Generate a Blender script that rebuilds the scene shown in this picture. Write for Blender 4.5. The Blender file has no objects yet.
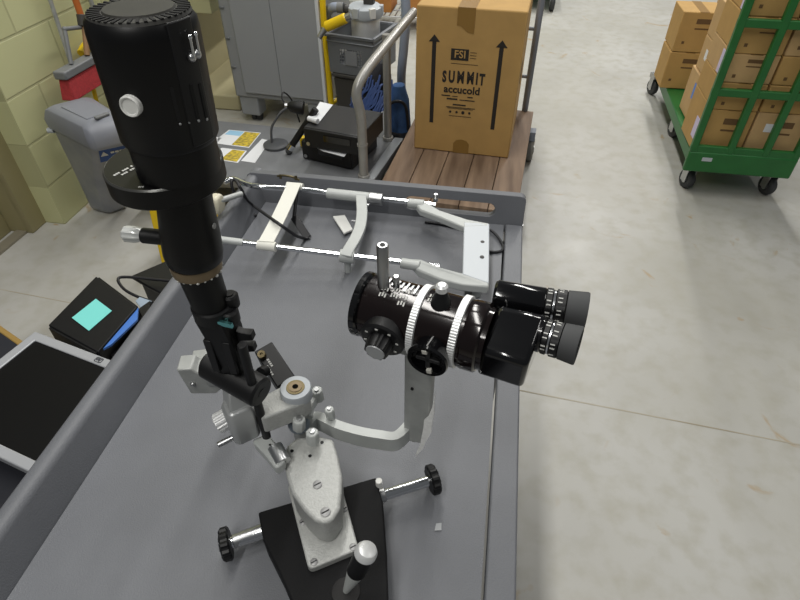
import bpy, bmesh, math, random
from mathutils import Vector, Matrix
random.seed(7)
V = Vector
scene = bpy.context.scene
COL = scene.collection
R = math.radians

# ------------------------------------------------------------------ camera
F, PITCH, YAW, CAMH = 560.0, R(42), R(9.8), 1.525
FW = V((-math.sin(YAW)*math.cos(PITCH), math.cos(YAW)*math.cos(PITCH), -math.sin(PITCH)))
RT = V((math.cos(YAW), math.sin(YAW), 0))
UP = RT.cross(FW)
cd = bpy.data.cameras.new('camera'); cam = bpy.data.objects.new('camera', cd); COL.objects.link(cam)
cd.sensor_width = 36; cd.lens = F/800*36; cd.clip_start = .02; cd.clip_end = 100
cam.matrix_world = Matrix.Translation((0, 0, CAMH)) @ Matrix((RT, UP, -FW)).transposed().to_4x4()
scene.camera = cam

def ray(x, y): return FW + RT*((x-400)/F) - UP*((y-300)/F)
def at(x, y, z):
    "where the surveyed point x, y of the photograph lies at real height z"
    d = ray(x, y); return V((0, 0, CAMH)) + d*((z-CAMH)/d.z)
def aty(x, y, Y):
    d = ray(x, y); return V((0, 0, CAMH)) + d*(Y/d.y)
def up_from(x, y, P):
    "point of a vertical line through P at the surveyed height"
    d = ray(x, y); t = (P.x*d.x+P.y*d.y)/(d.x**2+d.y**2); p = V((0, 0, CAMH)) + d*t
    return V((P.x, P.y, p.z))

# ------------------------------------------------------------------ materials
def srgb(c):
    return tuple((v/255/12.92 if v/255 <= .04045 else ((v/255+.055)/1.055)**2.4) for v in c) + (1,)
def mat(name, col, rough=.5, metal=0, noise=0, scale=30, bump=0, bscale=200, coat=0, spec=.5, var=None):
    m = bpy.data.materials.new(name); m.use_nodes = True
    nt = m.node_tree; b = nt.nodes['Principled BSDF']
    b.inputs['Base Color'].default_value = srgb(col)
    b.inputs['Roughness'].default_value = rough; b.inputs['Metallic'].default_value = metal
    b.inputs['Coat Weight'].default_value = coat; b.inputs['Specular IOR Level'].default_value = spec
    tc = nt.nodes.new('ShaderNodeTexCoord')
    if noise or var:
        n = nt.nodes.new('ShaderNodeTexNoise'); n.inputs['Scale'].default_value = scale; n.inputs['Detail'].default_value = 6
        nt.links.new(tc.outputs['Object'], n.inputs['Vector'])
        mx = nt.nodes.new('ShaderNodeMix'); mx.data_type = 'RGBA'
        c = srgb(col); c2 = srgb(var) if var else tuple(max(0, v*(1-noise)) for v in c[:3])+(1,)
        mx.inputs[6].default_value = c; mx.inputs[7].default_value = c2
        rp = nt.nodes.new('ShaderNodeMapRange'); rp.inputs[1].default_value = .35; rp.inputs[2].default_value = .7
        nt.links.new(n.outputs['Fac'], rp.inputs[0]); nt.links.new(rp.outputs[0], mx.inputs[0])
        nt.links.new(mx.outputs[2], b.inputs['Base Color'])
    if bump:
        n2 = nt.nodes.new('ShaderNodeTexNoise'); n2.inputs['Scale'].default_value = bscale; n2.inputs['Detail'].default_value = 3
        nt.links.new(tc.outputs['Object'], n2.inputs['Vector'])
        bp = nt.nodes.new('ShaderNodeBump'); bp.inputs['Strength'].default_value = bump; bp.inputs['Distance'].default_value = .002
        nt.links.new(n2.outputs['Fac'], bp.inputs['Height']); nt.links.new(bp.outputs[0], b.inputs['Normal'])
    return m
M = {}
M['tray'] = mat('grey_tray_plastic', (106, 108, 113), .5, noise=.12, scale=9, bump=.25, bscale=500)
M['black'] = mat('black_enamel', (8, 8, 9), .42, noise=.2, scale=40, spec=.3)
M['satin'] = mat('satin_black', (13, 13, 15), .48, spec=.4)
M['gloss'] = mat('gloss_black', (9, 9, 11), .11, coat=.2)
M['brownblack'] = mat('brown_black_anodised', (22, 15, 15), .12, metal=.2)
M['basebl'] = mat('matt_black_base', (11, 11, 13), .75, bump=.2, bscale=700, spec=.3)
M['rubber'] = mat('dull_rubber', (66, 67, 68), .75)
M['hammer'] = mat('hammered_silver_paint', (178, 179, 176), .4, metal=.1, noise=.12, scale=260, bump=.35, bscale=420)
M['greypaint'] = mat('pale_grey_paint', (184, 187, 185), .42, metal=.05, noise=.06, scale=60)
M['barepaint'] = mat('worn_grey_paint', (164, 166, 164), .45, metal=.1, noise=.2, scale=45)
M['chrome'] = mat('chrome', (215, 217, 220), .14, metal=1)
M['steel'] = mat('brushed_steel', (185, 186, 187), .33, metal=1)
M['alu'] = mat('knurled_aluminium', (222, 223, 223), .4, metal=.4)
M['brass'] = mat('brass', (118, 106, 78), .45, metal=.7)
M['bronze'] = mat('dull_bronze_ring', (128, 112, 88), .45, metal=.5)
M['white'] = mat('white_plastic', (226, 226, 222), .45)
M['cream'] = mat('cream_plastic', (214, 208, 186), .5)
M['bandwhite'] = mat('white_band', (228, 227, 218), .6)
M['paper'] = mat('white_paper', (222, 224, 228), .8)
M['print'] = mat('white_print', (200, 200, 196), .6)
M['glass'] = mat('teal_mirror_glass', (120, 190, 190), .06, metal=.9)
M['cable'] = mat('black_cable', (28, 28, 32), .5)
M['silverbez'] = mat('silver_bezel', (172, 174, 178), .4, metal=.2)
M['screen'] = mat('dark_screen', (8, 8, 8), .55, spec=.2)
M['screw'] = mat('dull_screw_metal', (150, 150, 150), .5, metal=.5)
M['ink'] = mat('black_ink', (38, 33, 28), .75)
M['dark'] = mat('dark_plastic', (15, 15, 17), .5, spec=.4)
M['navy'] = mat('dark_navy', (28, 30, 38), .6)
M['teal'] = mat('aqua_note_paper', (120, 212, 205), .8)
M['blue'] = mat('blue_card', (70, 120, 200), .5)
M['bluefab'] = mat('blue_fabric', (62, 98, 150), .8, noise=.3, scale=30)
M['bluelabel'] = mat('blue_label', (34, 70, 135), .6)
M['wall'] = None
M['red'] = mat('red_bristles', (176, 52, 56), .8, bump=1, bscale=300, noise=.3, scale=90)
M['greymid'] = mat('mid_grey_plastic', (118, 120, 122), .5, noise=.1, scale=20)
M['bin'] = mat('grey_bin_plastic', (134, 137, 146), .45, noise=.08, scale=12)
M['binbody'] = mat('grey_bin_body_plastic', (128, 131, 138), .45, var=(150, 150, 150), scale=7)
M['orange'] = mat('orange_wood_handle', (190, 105, 45), .5, noise=.2, scale=20)
M['woodtan'] = mat('tan_wood_handle', (150, 115, 80), .6, noise=.2, scale=20)
M['straw'] = mat('brown_broom_straw', (128, 92, 52), .9, bump=1, bscale=200, noise=.4, scale=80)
M['yellow'] = mat('yellow_plastic', (232, 196, 20), .42)
M['cabinet'] = mat('grey_cabinet_plastic', (146, 149, 153), .55, noise=.05, scale=8)
M['cabdark'] = mat('grey_cabinet_edge', (112, 115, 118), .55)
M['trolley'] = mat('grey_trolley_deck', (116, 118, 122), .55, noise=.15, scale=9)
M['tubegrey'] = mat('grey_steel_tube', (158, 156, 152), .35, metal=.3, noise=.1, scale=30)
M['slate'] = mat('blue_grey_steel', (122, 128, 140), .45)
M['crate'] = mat('dark_grey_crate', (106, 109, 113), .5)
M['hose'] = mat('grey_blue_hose', (148, 158, 176), .5)
M['lightgrey'] = mat('light_grey_plastic', (178, 184, 190), .5)
M['kraft'] = mat('cardboard', (184, 147, 88), .8, noise=.1, scale=14)
M['kraft2'] = mat('pale_cardboard', (194, 160, 112), .8, noise=.12, scale=14)
M['tape'] = mat('brown_tape', (142, 108, 52), .4)
M['green'] = mat('green_enamel', (32, 104, 46), .42, noise=.15, scale=12)
M['wheel'] = mat('dark_wheel_rubber', (52, 54, 56), .6)
M['wheelgrey'] = mat('grey_wheel', (120, 118, 112), .6)
M['lilac'] = mat('lilac_label', (205, 195, 225), .7)
M['lime'] = mat('lime_sticker', (150, 220, 60), .6)
M['orangebox'] = mat('orange_box_card', (190, 130, 70), .8)
M['tapewhite'] = mat('torn_white_tape', (235, 235, 233), .8, bump=.6, bscale=150)
M['charcoal'] = mat('charcoal_tote', (62, 60, 58), .6)

def node_floor():
    m = bpy.data.materials.new('polished_concrete'); m.use_nodes = True; nt = m.node_tree; L = nt.links
    b = nt.nodes['Principled BSDF']; tc = nt.nodes.new('ShaderNodeTexCoord')
    def noise(s, d=6, dist=0):
        n = nt.nodes.new('ShaderNodeTexNoise'); n.inputs['Scale'].default_value = s; n.inputs['Detail'].default_value = d
        n.inputs['Distortion'].default_value = dist; L.new(tc.outputs['Object'], n.inputs['Vector']); return n
    def rng(src, a, c):
        r = nt.nodes.new('ShaderNodeMapRange'); r.inputs[1].default_value = a; r.inputs[2].default_value = c; L.new(src, r.inputs[0]); return r.outputs[0]
    def mix(f, a, c):
        x = nt.nodes.new('ShaderNodeMix'); x.data_type = 'RGBA'; L.new(f, x.inputs[0])
        for i, v in ((6, a), (7, c)):
            if isinstance(v, tuple): x.inputs[i].default_value = v
            else: L.new(v, x.inputs[i])
        return x.outputs[2]
    c1 = mix(rng(noise(1.6, 7, .6).outputs['Fac'], .3, .72), srgb((178, 177, 173)), srgb((163, 161, 153)))
    c2 = mix(rng(noise(14, 8).outputs['Fac'], .45, .8), c1, srgb((160, 157, 146)))
    st = rng(noise(5.5, 4, 1.2).outputs['Fac'], .66, .76)
    c3 = mix(st, c2, srgb((160, 138, 104)))
    L.new(c3, b.inputs['Base Color'])
    L.new(rng(noise(3).outputs['Fac'], -.6, 1.6), b.inputs['Roughness'])
    return m
M['floor'] = node_floor()
def node_wall():
    m = bpy.data.materials.new('painted_block'); m.use_nodes = True; nt = m.node_tree; L = nt.links
    b = nt.nodes['Principled BSDF']; tc = nt.nodes.new('ShaderNodeTexCoord')
    mp = nt.nodes.new('ShaderNodeMapping'); mp.inputs['Rotation'].default_value = (0, R(90), R(90))
    sep = nt.nodes.new('ShaderNodeSeparateXYZ'); cmb = nt.nodes.new('ShaderNodeCombineXYZ')
    L.new(tc.outputs['Object'], sep.inputs[0]); L.new(sep.outputs['Y'], cmb.inputs['X']); L.new(sep.outputs['Z'], cmb.inputs['Y'])
    br = nt.nodes.new('ShaderNodeTexBrick'); L.new(cmb.outputs[0], br.inputs['Vector'])
    br.inputs['Scale'].default_value = 1; br.inputs['Brick Width'].default_value = .40; br.inputs['Row Height'].default_value = .2
    br.inputs['Mortar Size'].default_value = .006; br.inputs['Mortar Smooth'].default_value = .4
    br.inputs['Color1'].default_value = srgb((200, 200, 154)); br.inputs['Color2'].default_value = srgb((195, 195, 149))
    br.inputs['Mortar'].default_value = srgb((180, 179, 137))
    L.new(br.outputs['Color'], b.inputs['Base Color']); b.inputs['Roughness'].default_value = .5
    bp = nt.nodes.new('ShaderNodeBump'); bp.inputs['Strength'].default_value = .5; bp.inputs['Distance'].default_value = .006; bp.invert = True
    L.new(br.outputs['Fac'], bp.inputs['Height']); L.new(bp.outputs[0], b.inputs['Normal'])
    return m
M['wall'] = node_wall()
M['wallplain'] = mat('cream_wall_paint', (186, 184, 146), .55, noise=.06, scale=6)
M['creamtrim'] = mat('cream_trim_paint', (178, 170, 136), .55, noise=.06, scale=6)
M['jamb'] = mat('olive_brown_frame', (146, 138, 102), .5)
def node_wood():
    m = bpy.data.materials.new('worn_planks'); m.use_nodes = True; nt = m.node_tree; L = nt.links
    b = nt.nodes['Principled BSDF']; tc = nt.nodes.new('ShaderNodeTexCoord')
    mp = nt.nodes.new('ShaderNodeMapping'); mp.inputs['Scale'].default_value = (9, .9, 3); L.new(tc.outputs['Object'], mp.inputs[0])
    n = nt.nodes.new('ShaderNodeTexNoise'); n.inputs['Scale'].default_value = 2.2; n.inputs['Detail'].default_value = 8; L.new(mp.outputs[0], n.inputs['Vector'])
    r = nt.nodes.new('ShaderNodeValToRGB'); r.color_ramp.elements[0].position = .3; r.color_ramp.elements[1].position = .75
    r.color_ramp.elements[0].color = srgb((96, 76, 60)); r.color_ramp.elements[1].color = srgb((150, 126, 104))
    L.new(n.outputs['Fac'], r.inputs[0]); L.new(r.outputs[0], b.inputs['Base Color']); b.inputs['Roughness'].default_value = .65
    return m
M['wood'] = node_wood()

# ------------------------------------------------------------------ mesh helpers
def frame(o, x=None, z=None):
    "4x4 with local axes; give x and/or z directions"
    if z is None:
        x = V(x).normalized(); z = V((0, 0, 1)); z = (z - x*z.dot(x)).normalized(); y = z.cross(x)
    else:
        z = V(z).normalized()
        x = V(x) if x is not None else (V((1, 0, 0)) if abs(z.x) < .9 else V((0, 1, 0)))
        x = (x - z*x.dot(z)).normalized(); y = z.cross(x)
    m = Matrix((x, y, z)).transposed().to_4x4(); m.translation = V(o); return m
def rotz(o, deg): return Matrix.Translation(V(o)) @ Matrix.Rotation(R(deg), 4, 'Z')
def B(): return bmesh.new()
def box(bm, m, s, c=(0, 0, 0)):
    "box of size s centred on c in frame m"
    if not isinstance(m, Matrix): m = Matrix.Translation(V(m))
    vs = [bm.verts.new(m @ V((c[0]+sx*s[0]/2, c[1]+sy*s[1]/2, c[2]+sz*s[2]/2))) for sz in (-1, 1) for sy in (-1, 1) for sx in (-1, 1)]
    for f in ((0, 2, 3, 1), (4, 5, 7, 6), (0, 1, 5, 4), (2, 6, 7, 3), (0, 4, 6, 2), (1, 3, 7, 5)): bm.faces.new([vs[i] for i in f])
    return bm
def lathe(bm, m, prof, seg=32, ripple=0, closed=False):
    "profile [(z, r)] turned about the z axis of frame m; ripple alternates the radius of pairs of columns"
    rings = []
    for z, r in prof:
        if r <= 1e-6: rings.append([bm.verts.new(m @ V((0, 0, z)))]); continue
        ring = []
        for i in range(seg):
            rr = r*(1 - (ripple if (i//2) % 2 else 0)); a = 2*math.pi*i/seg
            ring.append(bm.verts.new(m @ V((rr*math.cos(a), rr*math.sin(a), z))))
        rings.append(ring)
    for a, b in zip(rings, rings[1:]):
        for i in range(seg):
            j = (i+1) % seg
            if len(a) == 1 and len(b) == 1: continue
            if len(a) == 1: bm.faces.new((a[0], b[j], b[i]))
            elif len(b) == 1: bm.faces.new((a[i], a[j], b[0]))
            else: bm.faces.new((a[i], a[j], b[j], b[i]))
    for rg, fl in ((rings[0], True), (rings[-1], False)):
        if len(rg) > 2 and not closed: bm.faces.new(rg[::-1] if fl else rg)
    if closed:
        a, b = rings[-1], rings[0]
        for i in range(seg): j = (i+1) % seg; bm.faces.new((a[i], a[j], b[j], b[i]))
    return bm
def cyl(bm, p0, p1, r0, r1=None, seg=24):
    p0, p1 = V(p0), V(p1); d = p1-p0
    return lathe(bm, frame(p0, z=d), [(0, r0), (d.length, r0 if r1 is None else r1)], seg)
def prism(bm, pts, vec):
    "polygon of 3-D points swept by vec"
    pts = [V(p) for p in pts]; vec = V(vec)
    a = [bm.verts.new(p) for p in pts]; b = [bm.verts.new(p+vec) for p in pts]; n = len(pts)
    bm.faces.new(a[::-1]); bm.faces.new(b)
    for i in range(n): bm.faces.new((a[i], a[(i+1) % n], b[(i+1) % n], b[i]))
    return bm
def loft(bm, loops, caps=True):
    rs = [[bm.verts.new(V(p)) for p in l] for l in loops]; n = len(rs[0])
    for a, b in zip(rs, rs[1:]):
        for i in range(n): bm.faces.new((a[i], a[(i+1) % n], b[(i+1) % n], b[i]))
    if caps: bm.faces.new(rs[0][::-1]); bm.faces.new(rs[-1])
    return bm
def smooth_path(pts, n=8):
    pts = [V(p) for p in pts]; out = []
    for i in range(len(pts)-1):
        p0 = pts[max(i-1, 0)]; p1 = pts[i]; p2 = pts[i+1]; p3 = pts[min(i+2, len(pts)-1)]
        for k in range(n):
            t = k/n; out.append(.5*((2*p1)+(p2-p0)*t+(2*p0-5*p1+4*p2-p3)*t*t+(3*p1-p0-3*p2+p3)*t**3))
    return out+[pts[-1]]
def tube(bm, pts, r, seg=12, n=8, flat=None):
    "round (or flat = (width, thickness, side)) section swept along a smoothed path"
    P = smooth_path(pts, n) if n else [V(p) for p in pts]
    rings = []; nrm = None
    for i, p in enumerate(P):
        t = (P[min(i+1, len(P)-1)]-P[max(i-1, 0)]).normalized()
        if nrm is None:
            nrm = V(flat[2]) if flat else (V((0, 0, 1)) if abs(t.z) < .9 else V((1, 0, 0)))
        nrm = (nrm-t*nrm.dot(t)).normalized(); bn = t.cross(nrm)
        if flat: ring = [p+nrm*(sx*flat[0]/2)+bn*(sy*flat[1]/2) for sx, sy in ((-1, -1), (1, -1), (1, 1), (-1, 1))]
        else: ring = [p+(nrm*math.cos(2*math.pi*k/seg)+bn*math.sin(2*math.pi*k/seg))*r for k in range(seg)]
        rings.append(ring)
    return loft(bm, rings)
def ball(bm, c, r, seg=16):
    return lathe(bm, Matrix.Translation(V(c)), [(-r*math.cos(math.pi*k/10), r*math.sin(math.pi*k/10)) for k in range(11)], seg)
def text_bm(bm, txt, m, size, depth=.0004, align='CENTER', shear=0, bold=0):
    cu = bpy.data.curves.new('lettering', 'FONT'); cu.body = txt; cu.size = size; cu.extrude = depth; cu.align_x = align; cu.align_y = 'CENTER'
    cu.offset = bold; cu.resolution_u = 3; cu.shear = shear
    o = bpy.data.objects.new('lettering', cu); COL.objects.link(o)
    dg = bpy.context.evaluated_depsgraph_get(); dg.update()
    me = bpy.data.meshes.new_from_object(o.evaluated_get(dg)); me.transform(m); bm.from_mesh(me)
    bpy.data.objects.remove(o); bpy.data.curves.remove(cu); bpy.data.meshes.remove(me)
    return bm
def stadium(cx, cy, hw, hh, n=8):
    "stadium outline, half sizes hw, hh"
    out = []
    for k in range(n+1): a = -math.pi/2+math.pi*k/n; out.append((cx+hw-hh+hh*math.cos(a), cy+hh*math.sin(a)))
    for k in range(n+1): a = math.pi/2+math.pi*k/n; out.append((cx-hw+hh+hh*math.cos(a), cy+hh*math.sin(a)))
    return out
def rrect(w, h, r, n=5):
    out = []
    for sx, sy, a0 in ((1, 1, 0), (-1, 1, 90), (-1, -1, 180), (1, -1, 270)):
        for k in range(n+1):
            a = R(a0+90*k/n); out.append((sx*(w/2-r)+r*math.cos(a), sy*(h/2-r)+r*math.sin(a)))
    return out
def plate_hole(bm, outer, hole, m, t):
    "flat plate with a hole; outlines in the xy plane of frame m, thickness t along z"
    tmp = B(); es = []
    for lp in (outer, hole):
        vs = [tmp.verts.new((x, y, 0)) for x, y in lp]
        es += [tmp.edges.new((vs[i], vs[(i+1) % len(vs)])) for i in range(len(vs))]
    bmesh.ops.triangle_fill(tmp, edges=es, use_beauty=True, normal=(0, 0, 1))
    g = bmesh.ops.extrude_face_region(tmp, geom=list(tmp.faces))
    bmesh.ops.translate(tmp, verts=[v for v in g['geom'] if isinstance(v, bmesh.types.BMVert)], vec=(0, 0, t))
    me = bpy.data.meshes.new('tmp'); tmp.to_mesh(me); tmp.free(); me.transform(m); bm.from_mesh(me); bpy.data.meshes.remove(me)
    return bm

ORG = {}
def tag(o, label, cat, group=None):
    o['label'] = label; o['category'] = cat
    if group: o['group'] = group
    return o
def thing(name, loc, label, cat, group=None):
    o = bpy.data.objects.new(name, None); COL.objects.link(o); o.location = V(loc); o.empty_display_size = .05
    ORG[o] = V(loc); return tag(o, label, cat, group)
def obj(name, bm, m, parent=None, bevel=0, seg=2, smooth=40, label=None, origin=None, kind=None):
    "link a bmesh given in world coordinates as one object"
    bmesh.ops.remove_doubles(bm, verts=bm.verts, dist=1e-6)
    bmesh.ops.recalc_face_normals(bm, faces=bm.faces)
    if parent is not None: org = ORG[parent]
    elif origin is not None: org = V(origin)
    else:
        xs = [v.co for v in bm.verts]
        org = V(((min(c.x for c in xs)+max(c.x for c in xs))/2, (min(c.y for c in xs)+max(c.y for c in xs))/2, min(c.z for c in xs)))
    bmesh.ops.translate(bm, verts=bm.verts, vec=-org)
    me = bpy.data.meshes.new(name); bm.to_mesh(me); bm.free(); me.materials.append(m if not isinstance(m, str) else M[m])
    for p in me.polygons: p.use_smooth = True
    me.set_sharp_from_angle(angle=R(smooth))
    o = bpy.data.objects.new(name, me); COL.objects.link(o)
    if parent is not None: o.parent = parent
    else: o.location = org
    ORG[o] = org
    if bevel:
        md = o.modifiers.new('bevel', 'BEVEL'); md.width = bevel; md.segments = seg; md.limit_method = 'ANGLE'; md.angle_limit = R(35); md.harden_normals = False
    if label: o['label'] = label
    if kind: o['kind'] = kind
    return o
def struct(name, bm, m, **k): return obj(name, bm, m, kind='structure', **k)
Z = V((0, 0, 1))
# ------------------------------------------------------------------ setting
bm = B(); box(bm, (0, 0, -.05), (16, 22, .1), (-1, 4, 0)); struct('floor', bm, 'floor', origin=(0, 0, 0))
# sawn control joints: shallow dark sealant lines
jm = mat('joint_sealant', (146, 138, 120), .8, var=(170, 164, 150), scale=4)
bm = B(); box(bm, rotz((-.4, 1.328, .0003), -4.6), (16, .005, .0006)); struct('trim_1', bm, jm)
bm = B(); box(bm, (-2.11, 0, 0), (.30, 5.57, 3.2), (0, 1.93+2.785, 1.6)); struct('wall_left', bm, 'wall', origin=(-1.96, 1.93, 0))
# pass-through recess further along the wall: an upper ledge and a low curb
bm = B(); box(bm, (0, 0, 0), (.28, 4.2, 2.6), (-1.82, 5.4, 1.88)); struct('trim_3', bm, 'wallplain', bevel=.004)
bm = B(); box(bm, (0, 0, 0), (.34, 4.2, .1), (-1.79, 5.4, .05)); struct('trim_4', bm, 'creamtrim', bevel=.012)
bm = B(); box(bm, (0, 0, 0), (.012, 4.2, .6), (-1.955, 5.4, .31)); struct('trim_7', bm, 'creamtrim')
# doorway to the left of the wall end
bm = B()
box(bm, (0, 0, 0), (.03, .10, 2.15), (-2.075, 1.885, 1.075)); box(bm, (0, 0, 0), (.14, .05, 2.15), (-2.15, 1.86, 1.075)); box(bm, (0, 0, 0), (.05, .09, 2.15), (-2.2, 1.79, 1.075))
struct('trim_5', bm, 'jamb', bevel=.004)
bm = B(); prism(bm, [(-2.09, 1.86, 0), (-2.14, 1.9, 0), (-2.2, .6, 0), (-2.13, .6, 0)], (0, 0, .012)); struct('trim_6', bm, mat('metal_threshold', (150, 144, 128), .4, metal=.4))
bm = B(); box(bm, (0, 0, 0), (.05, 1.3, 2.1), (-2.35, 1.2, 1.06)); dr = struct('door_1', bm, mat('dark_door', (58, 52, 44), .5))
bm = B(); box(bm, (0, 0, 0), (.012, 1.1, .25), (-2.319, 1.2, .2)); obj('kick_plate', bm, mat('brass_kick_plate', (105, 92, 60), .35, metal=.6), dr)

# ------------------------------------------------------------------ slim grey waste bin
t = thing('waste_bin', (-1.74, 2.02, 0), 'slim grey waste bin with blue label standing against the cream block wall', 'bin')
bot = [V((-1.915, 2.06, 0)), V((-1.79, 2.035, 0)), V((-1.73, 2.11, 0)), V((-1.85, 2.19, 0))]
top = [V((-1.90, 2.03, .47)), V((-1.60, 1.875, .47)), V((-1.47, 1.98, .47)), V((-1.77, 2.18, .47))]
loops = []
for z, k in ((0, 0), (.12, .1), (.25, .35), (.36, .75), (.455, 1)):
    loops.append([V((b.x+(a.x-b.x)*k, b.y+(a.y-b.y)*k, z)) for a, b in zip(top, bot)])
obj('body', loft(B(), loops), 'binbody', t, bevel=.025, seg=3)
def grow(l, k, z):
    c = sum(l, V((0, 0, 0)))/4; return [V((c.x+(p.x-c.x)*k, c.y+(p.y-c.y)*k, z)) for p in l]
lid = obj('lid', loft(B(), [grow(top, 1.09, .435), grow(top, 1.12, .485), grow(top, 1.0, .530), grow(top, .78, .550)]), 'bin', t, bevel=.02, seg=3)
c = sum(top, V((0, 0, 0)))/4; ax = (top[1]-top[0]).normalized()
bm = B(); box(bm, frame((c.x, c.y, .551), x=ax), (.20, .10, .006)); obj('flap', bm, 'bin', lid, bevel=.003)
bm = B(); box(bm, frame(c+ax*.13+V((0, 0, .087)), x=ax), (.02, .06, .012)); obj('finger_grip', bm, 'greymid', lid, bevel=.004)
bm = B(); cyl(bm, (-1.915, 2.025, .435), (-1.89, 2.03, .435), .012); obj('hinge_pin', bm, 'lightgrey', lid)
# blue label on the right end of the body
p0, p1 = loops[-1][1], loops[-1][2]; q0, q1 = loops[3][1], loops[3][2]
nrm = (p1-p0).cross(q0-p0).normalized(); nrm = nrm if nrm.y < 0 else -nrm
a, b, c_, d_ = p0.lerp(p1, .12), p0.lerp(p1, .92), q0.lerp(q1, .92), q0.lerp(q1, .12)
lb = obj('label', prism(B(), [v+nrm*.001 for v in (a, b, c_, d_)], nrm*.002), 'bluelabel', t)
ctr = (a+b+c_+d_)/4+nrm*.0035
mL = Matrix((((b-a).normalized()), nrm.cross((b-a).normalized()), nrm)).transposed().to_4x4(); mL.translation = ctr
bm = B(); prism(bm, [mL @ V(p) for p in ((-.06, -.014, 0), (-.03, -.014, 0), (-.045, .016, 0))], nrm*.0008)
for k in range(4): box(bm, mL, (.014, .012, .0008), (-.012+.018*k, 0, .0004))
obj('lettering', bm, 'print', lb)

# ------------------------------------------------------------------ cleaning tools on the wall
t = thing('push_broom', (-1.88, 2.32, .55), 'push broom with red bristles, grey brace and orange handle against the wall', 'broom')
h0, h1 = V((-1.85, 2.15, .622)), V((-1.85, 2.50, .615)); bx = (h1-h0)
fm = frame((h0+h1)/2, x=bx)
obj('block', box(B(), fm, (.37, .06, .035), (0, 0, .01)), 'greymid', t, bevel=.006)
bm = B(); prism(bm, [fm @ V(p) for p in ((-.17, .024, -.008), (-.17, -.024, -.008), (-.19, -.035, -.095), (-.19, .03, -.095))], bx.normalized()*.345); obj('bristles', bm, 'red', t, bevel=.004)
up0 = V((-1.86, 2.36, .70)); dirh = V((0, .02, .28)).normalized()
pa, pb = fm @ V((-.09, 0, .03)), fm @ V((.09, 0, .03)); k1 = V((-1.87, 2.30, .775)); k2 = V((-1.87, 2.44, .745))
bm = B(); tube(bm, [pa, k1], .009, n=0); tube(bm, [k1, k2], .009, n=0); tube(bm, [k2, pb], .009, n=0); ball(bm, k1, .011); ball(bm, k2, .011); obj('brace', bm, 'greymid', t)
bm = B(); cyl(bm, fm @ V((.03, 0, .03)), V((-1.86, 2.425, .77)), .012); obj('lower_handle', bm, 'woodtan', t)
bm = B(); cyl(bm, V((-1.86, 2.415, .755)), V((-1.86, 2.43, .80)), .024); obj('coupler', bm, 'charcoal', t, bevel=.003)
bm = B(); cyl(bm, V((-1.86, 2.42, .775)), V((-1.885, 2.46, 1.45)), .014); obj('handle', bm, 'orange', t)
t = thing('mop_handle', (-1.92, 2.35, .0), 'thin grey pole on the wall behind the left arm of the red broom brace', 'pole', 'grey poles on the wall')
obj('pole', cyl(B(), (-1.93, 2.33, .57), (-1.945, 2.42, 1.5), .009), 'barepaint', t); obj('hook', cyl(B(), (-1.962, 2.372, 1.1), (-1.93, 2.372, 1.1), .006), 'greymid', t)
t = thing('mop_handle', (-1.92, 2.6, .0), 'thin grey pole on the wall to the right of the orange broom handle', 'pole', 'grey poles on the wall')
obj('pole', cyl(B(), (-1.93, 2.62, .5), (-1.945, 2.62, 1.5), .010), 'barepaint', t); obj('hook', cyl(B(), (-1.962, 2.62, 1.1), (-1.93, 2.62, 1.1), .006), 'greymid', t)
t = thing('corn_broom', (-1.83, 2.72, 0), 'brown straw broom standing behind the grey waste bin', 'broom')
obj('straw', loft(B(), [[V((-1.83+sx*w, 2.72+sy*w2, z)) for sx, sy in ((-1, -1), (1, -1), (1, 1), (-1, 1))] for z, w, w2 in ((0, .04, .17), (.3, .035, .13), (.5, .03, .06), (.56, .02, .02))]), 'straw', t, bevel=.01)
obj('handle', cyl(B(), (-1.83, 2.72, .55), (-1.9, 2.74, 1.5), .012), 'woodtan', t)
t = thing('yellow_scraper', (-1.91, 2.6, 0), 'yellow long-handled tool standing against the wall behind the red push broom', 'tool')
def atx(x, y, X): d = ray(x, y); return V((0, 0, CAMH))+d*(X/d.x)
YX = -1.915
g_ = [atx(82, 54, YX), atx(86, 47, YX), atx(93, 41, YX), atx(101, 37, YX)]
obj('grip', tube(B(), g_, .022, 10), 'yellow', t)
s0_, s1_ = atx(84, 52, YX), atx(97, 103, YX); s2_ = s0_+(s1_-s0_)*((s0_.z-.05)/(s0_.z-s1_.z))
obj('shaft', cyl(B(), s0_, s2_, .010), 'yellow', t)
obj('blade', box(B(), V((s2_.x, s2_.y, .03)), (.02, .12, .06)), 'charcoal', t, bevel=.004)

# ------------------------------------------------------------------ grey cabinet
cm = rotz((-1.265, 3.13, 0), -4.5)
t = thing('storage_cabinet', (-1.265, 3.4, 0), 'tall grey plastic cabinet on dark casters behind the flat trolley', 'cabinet')
W_ = .595
obj('body', box(B(), cm, (W_, .5, 1.25), (0, .25, .16+.625)), 'cabinet', t, bevel=.012)
bm = B(); box(bm, cm, (W_-.09, .014, 1.17), (.03, -.008, .16+.62)); d = obj('door', bm, mat('grey_cabinet_door', (152, 155, 160), .55), t, bevel=.006)
bm = B(); box(bm, cm, (.002, .004, 1.16), (.02, -.0155, .16+.62)); obj('seam', bm, 'cabdark', d)
bm = B(); box(bm, cm, (.02, .02, 1.25), (W_/2-.008, -.01, .16+.625)); obj('edge_strip', bm, mat('pale_edge', (214, 218, 224), .45), t, bevel=.003)
for k in range(4):
    bm = B(); box(bm, cm, (.030, .008, .014), (-W_/2+.022, -.003, .34+.16*k)); obj('hinge', bm, 'cabdark', t, bevel=.004)
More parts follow.
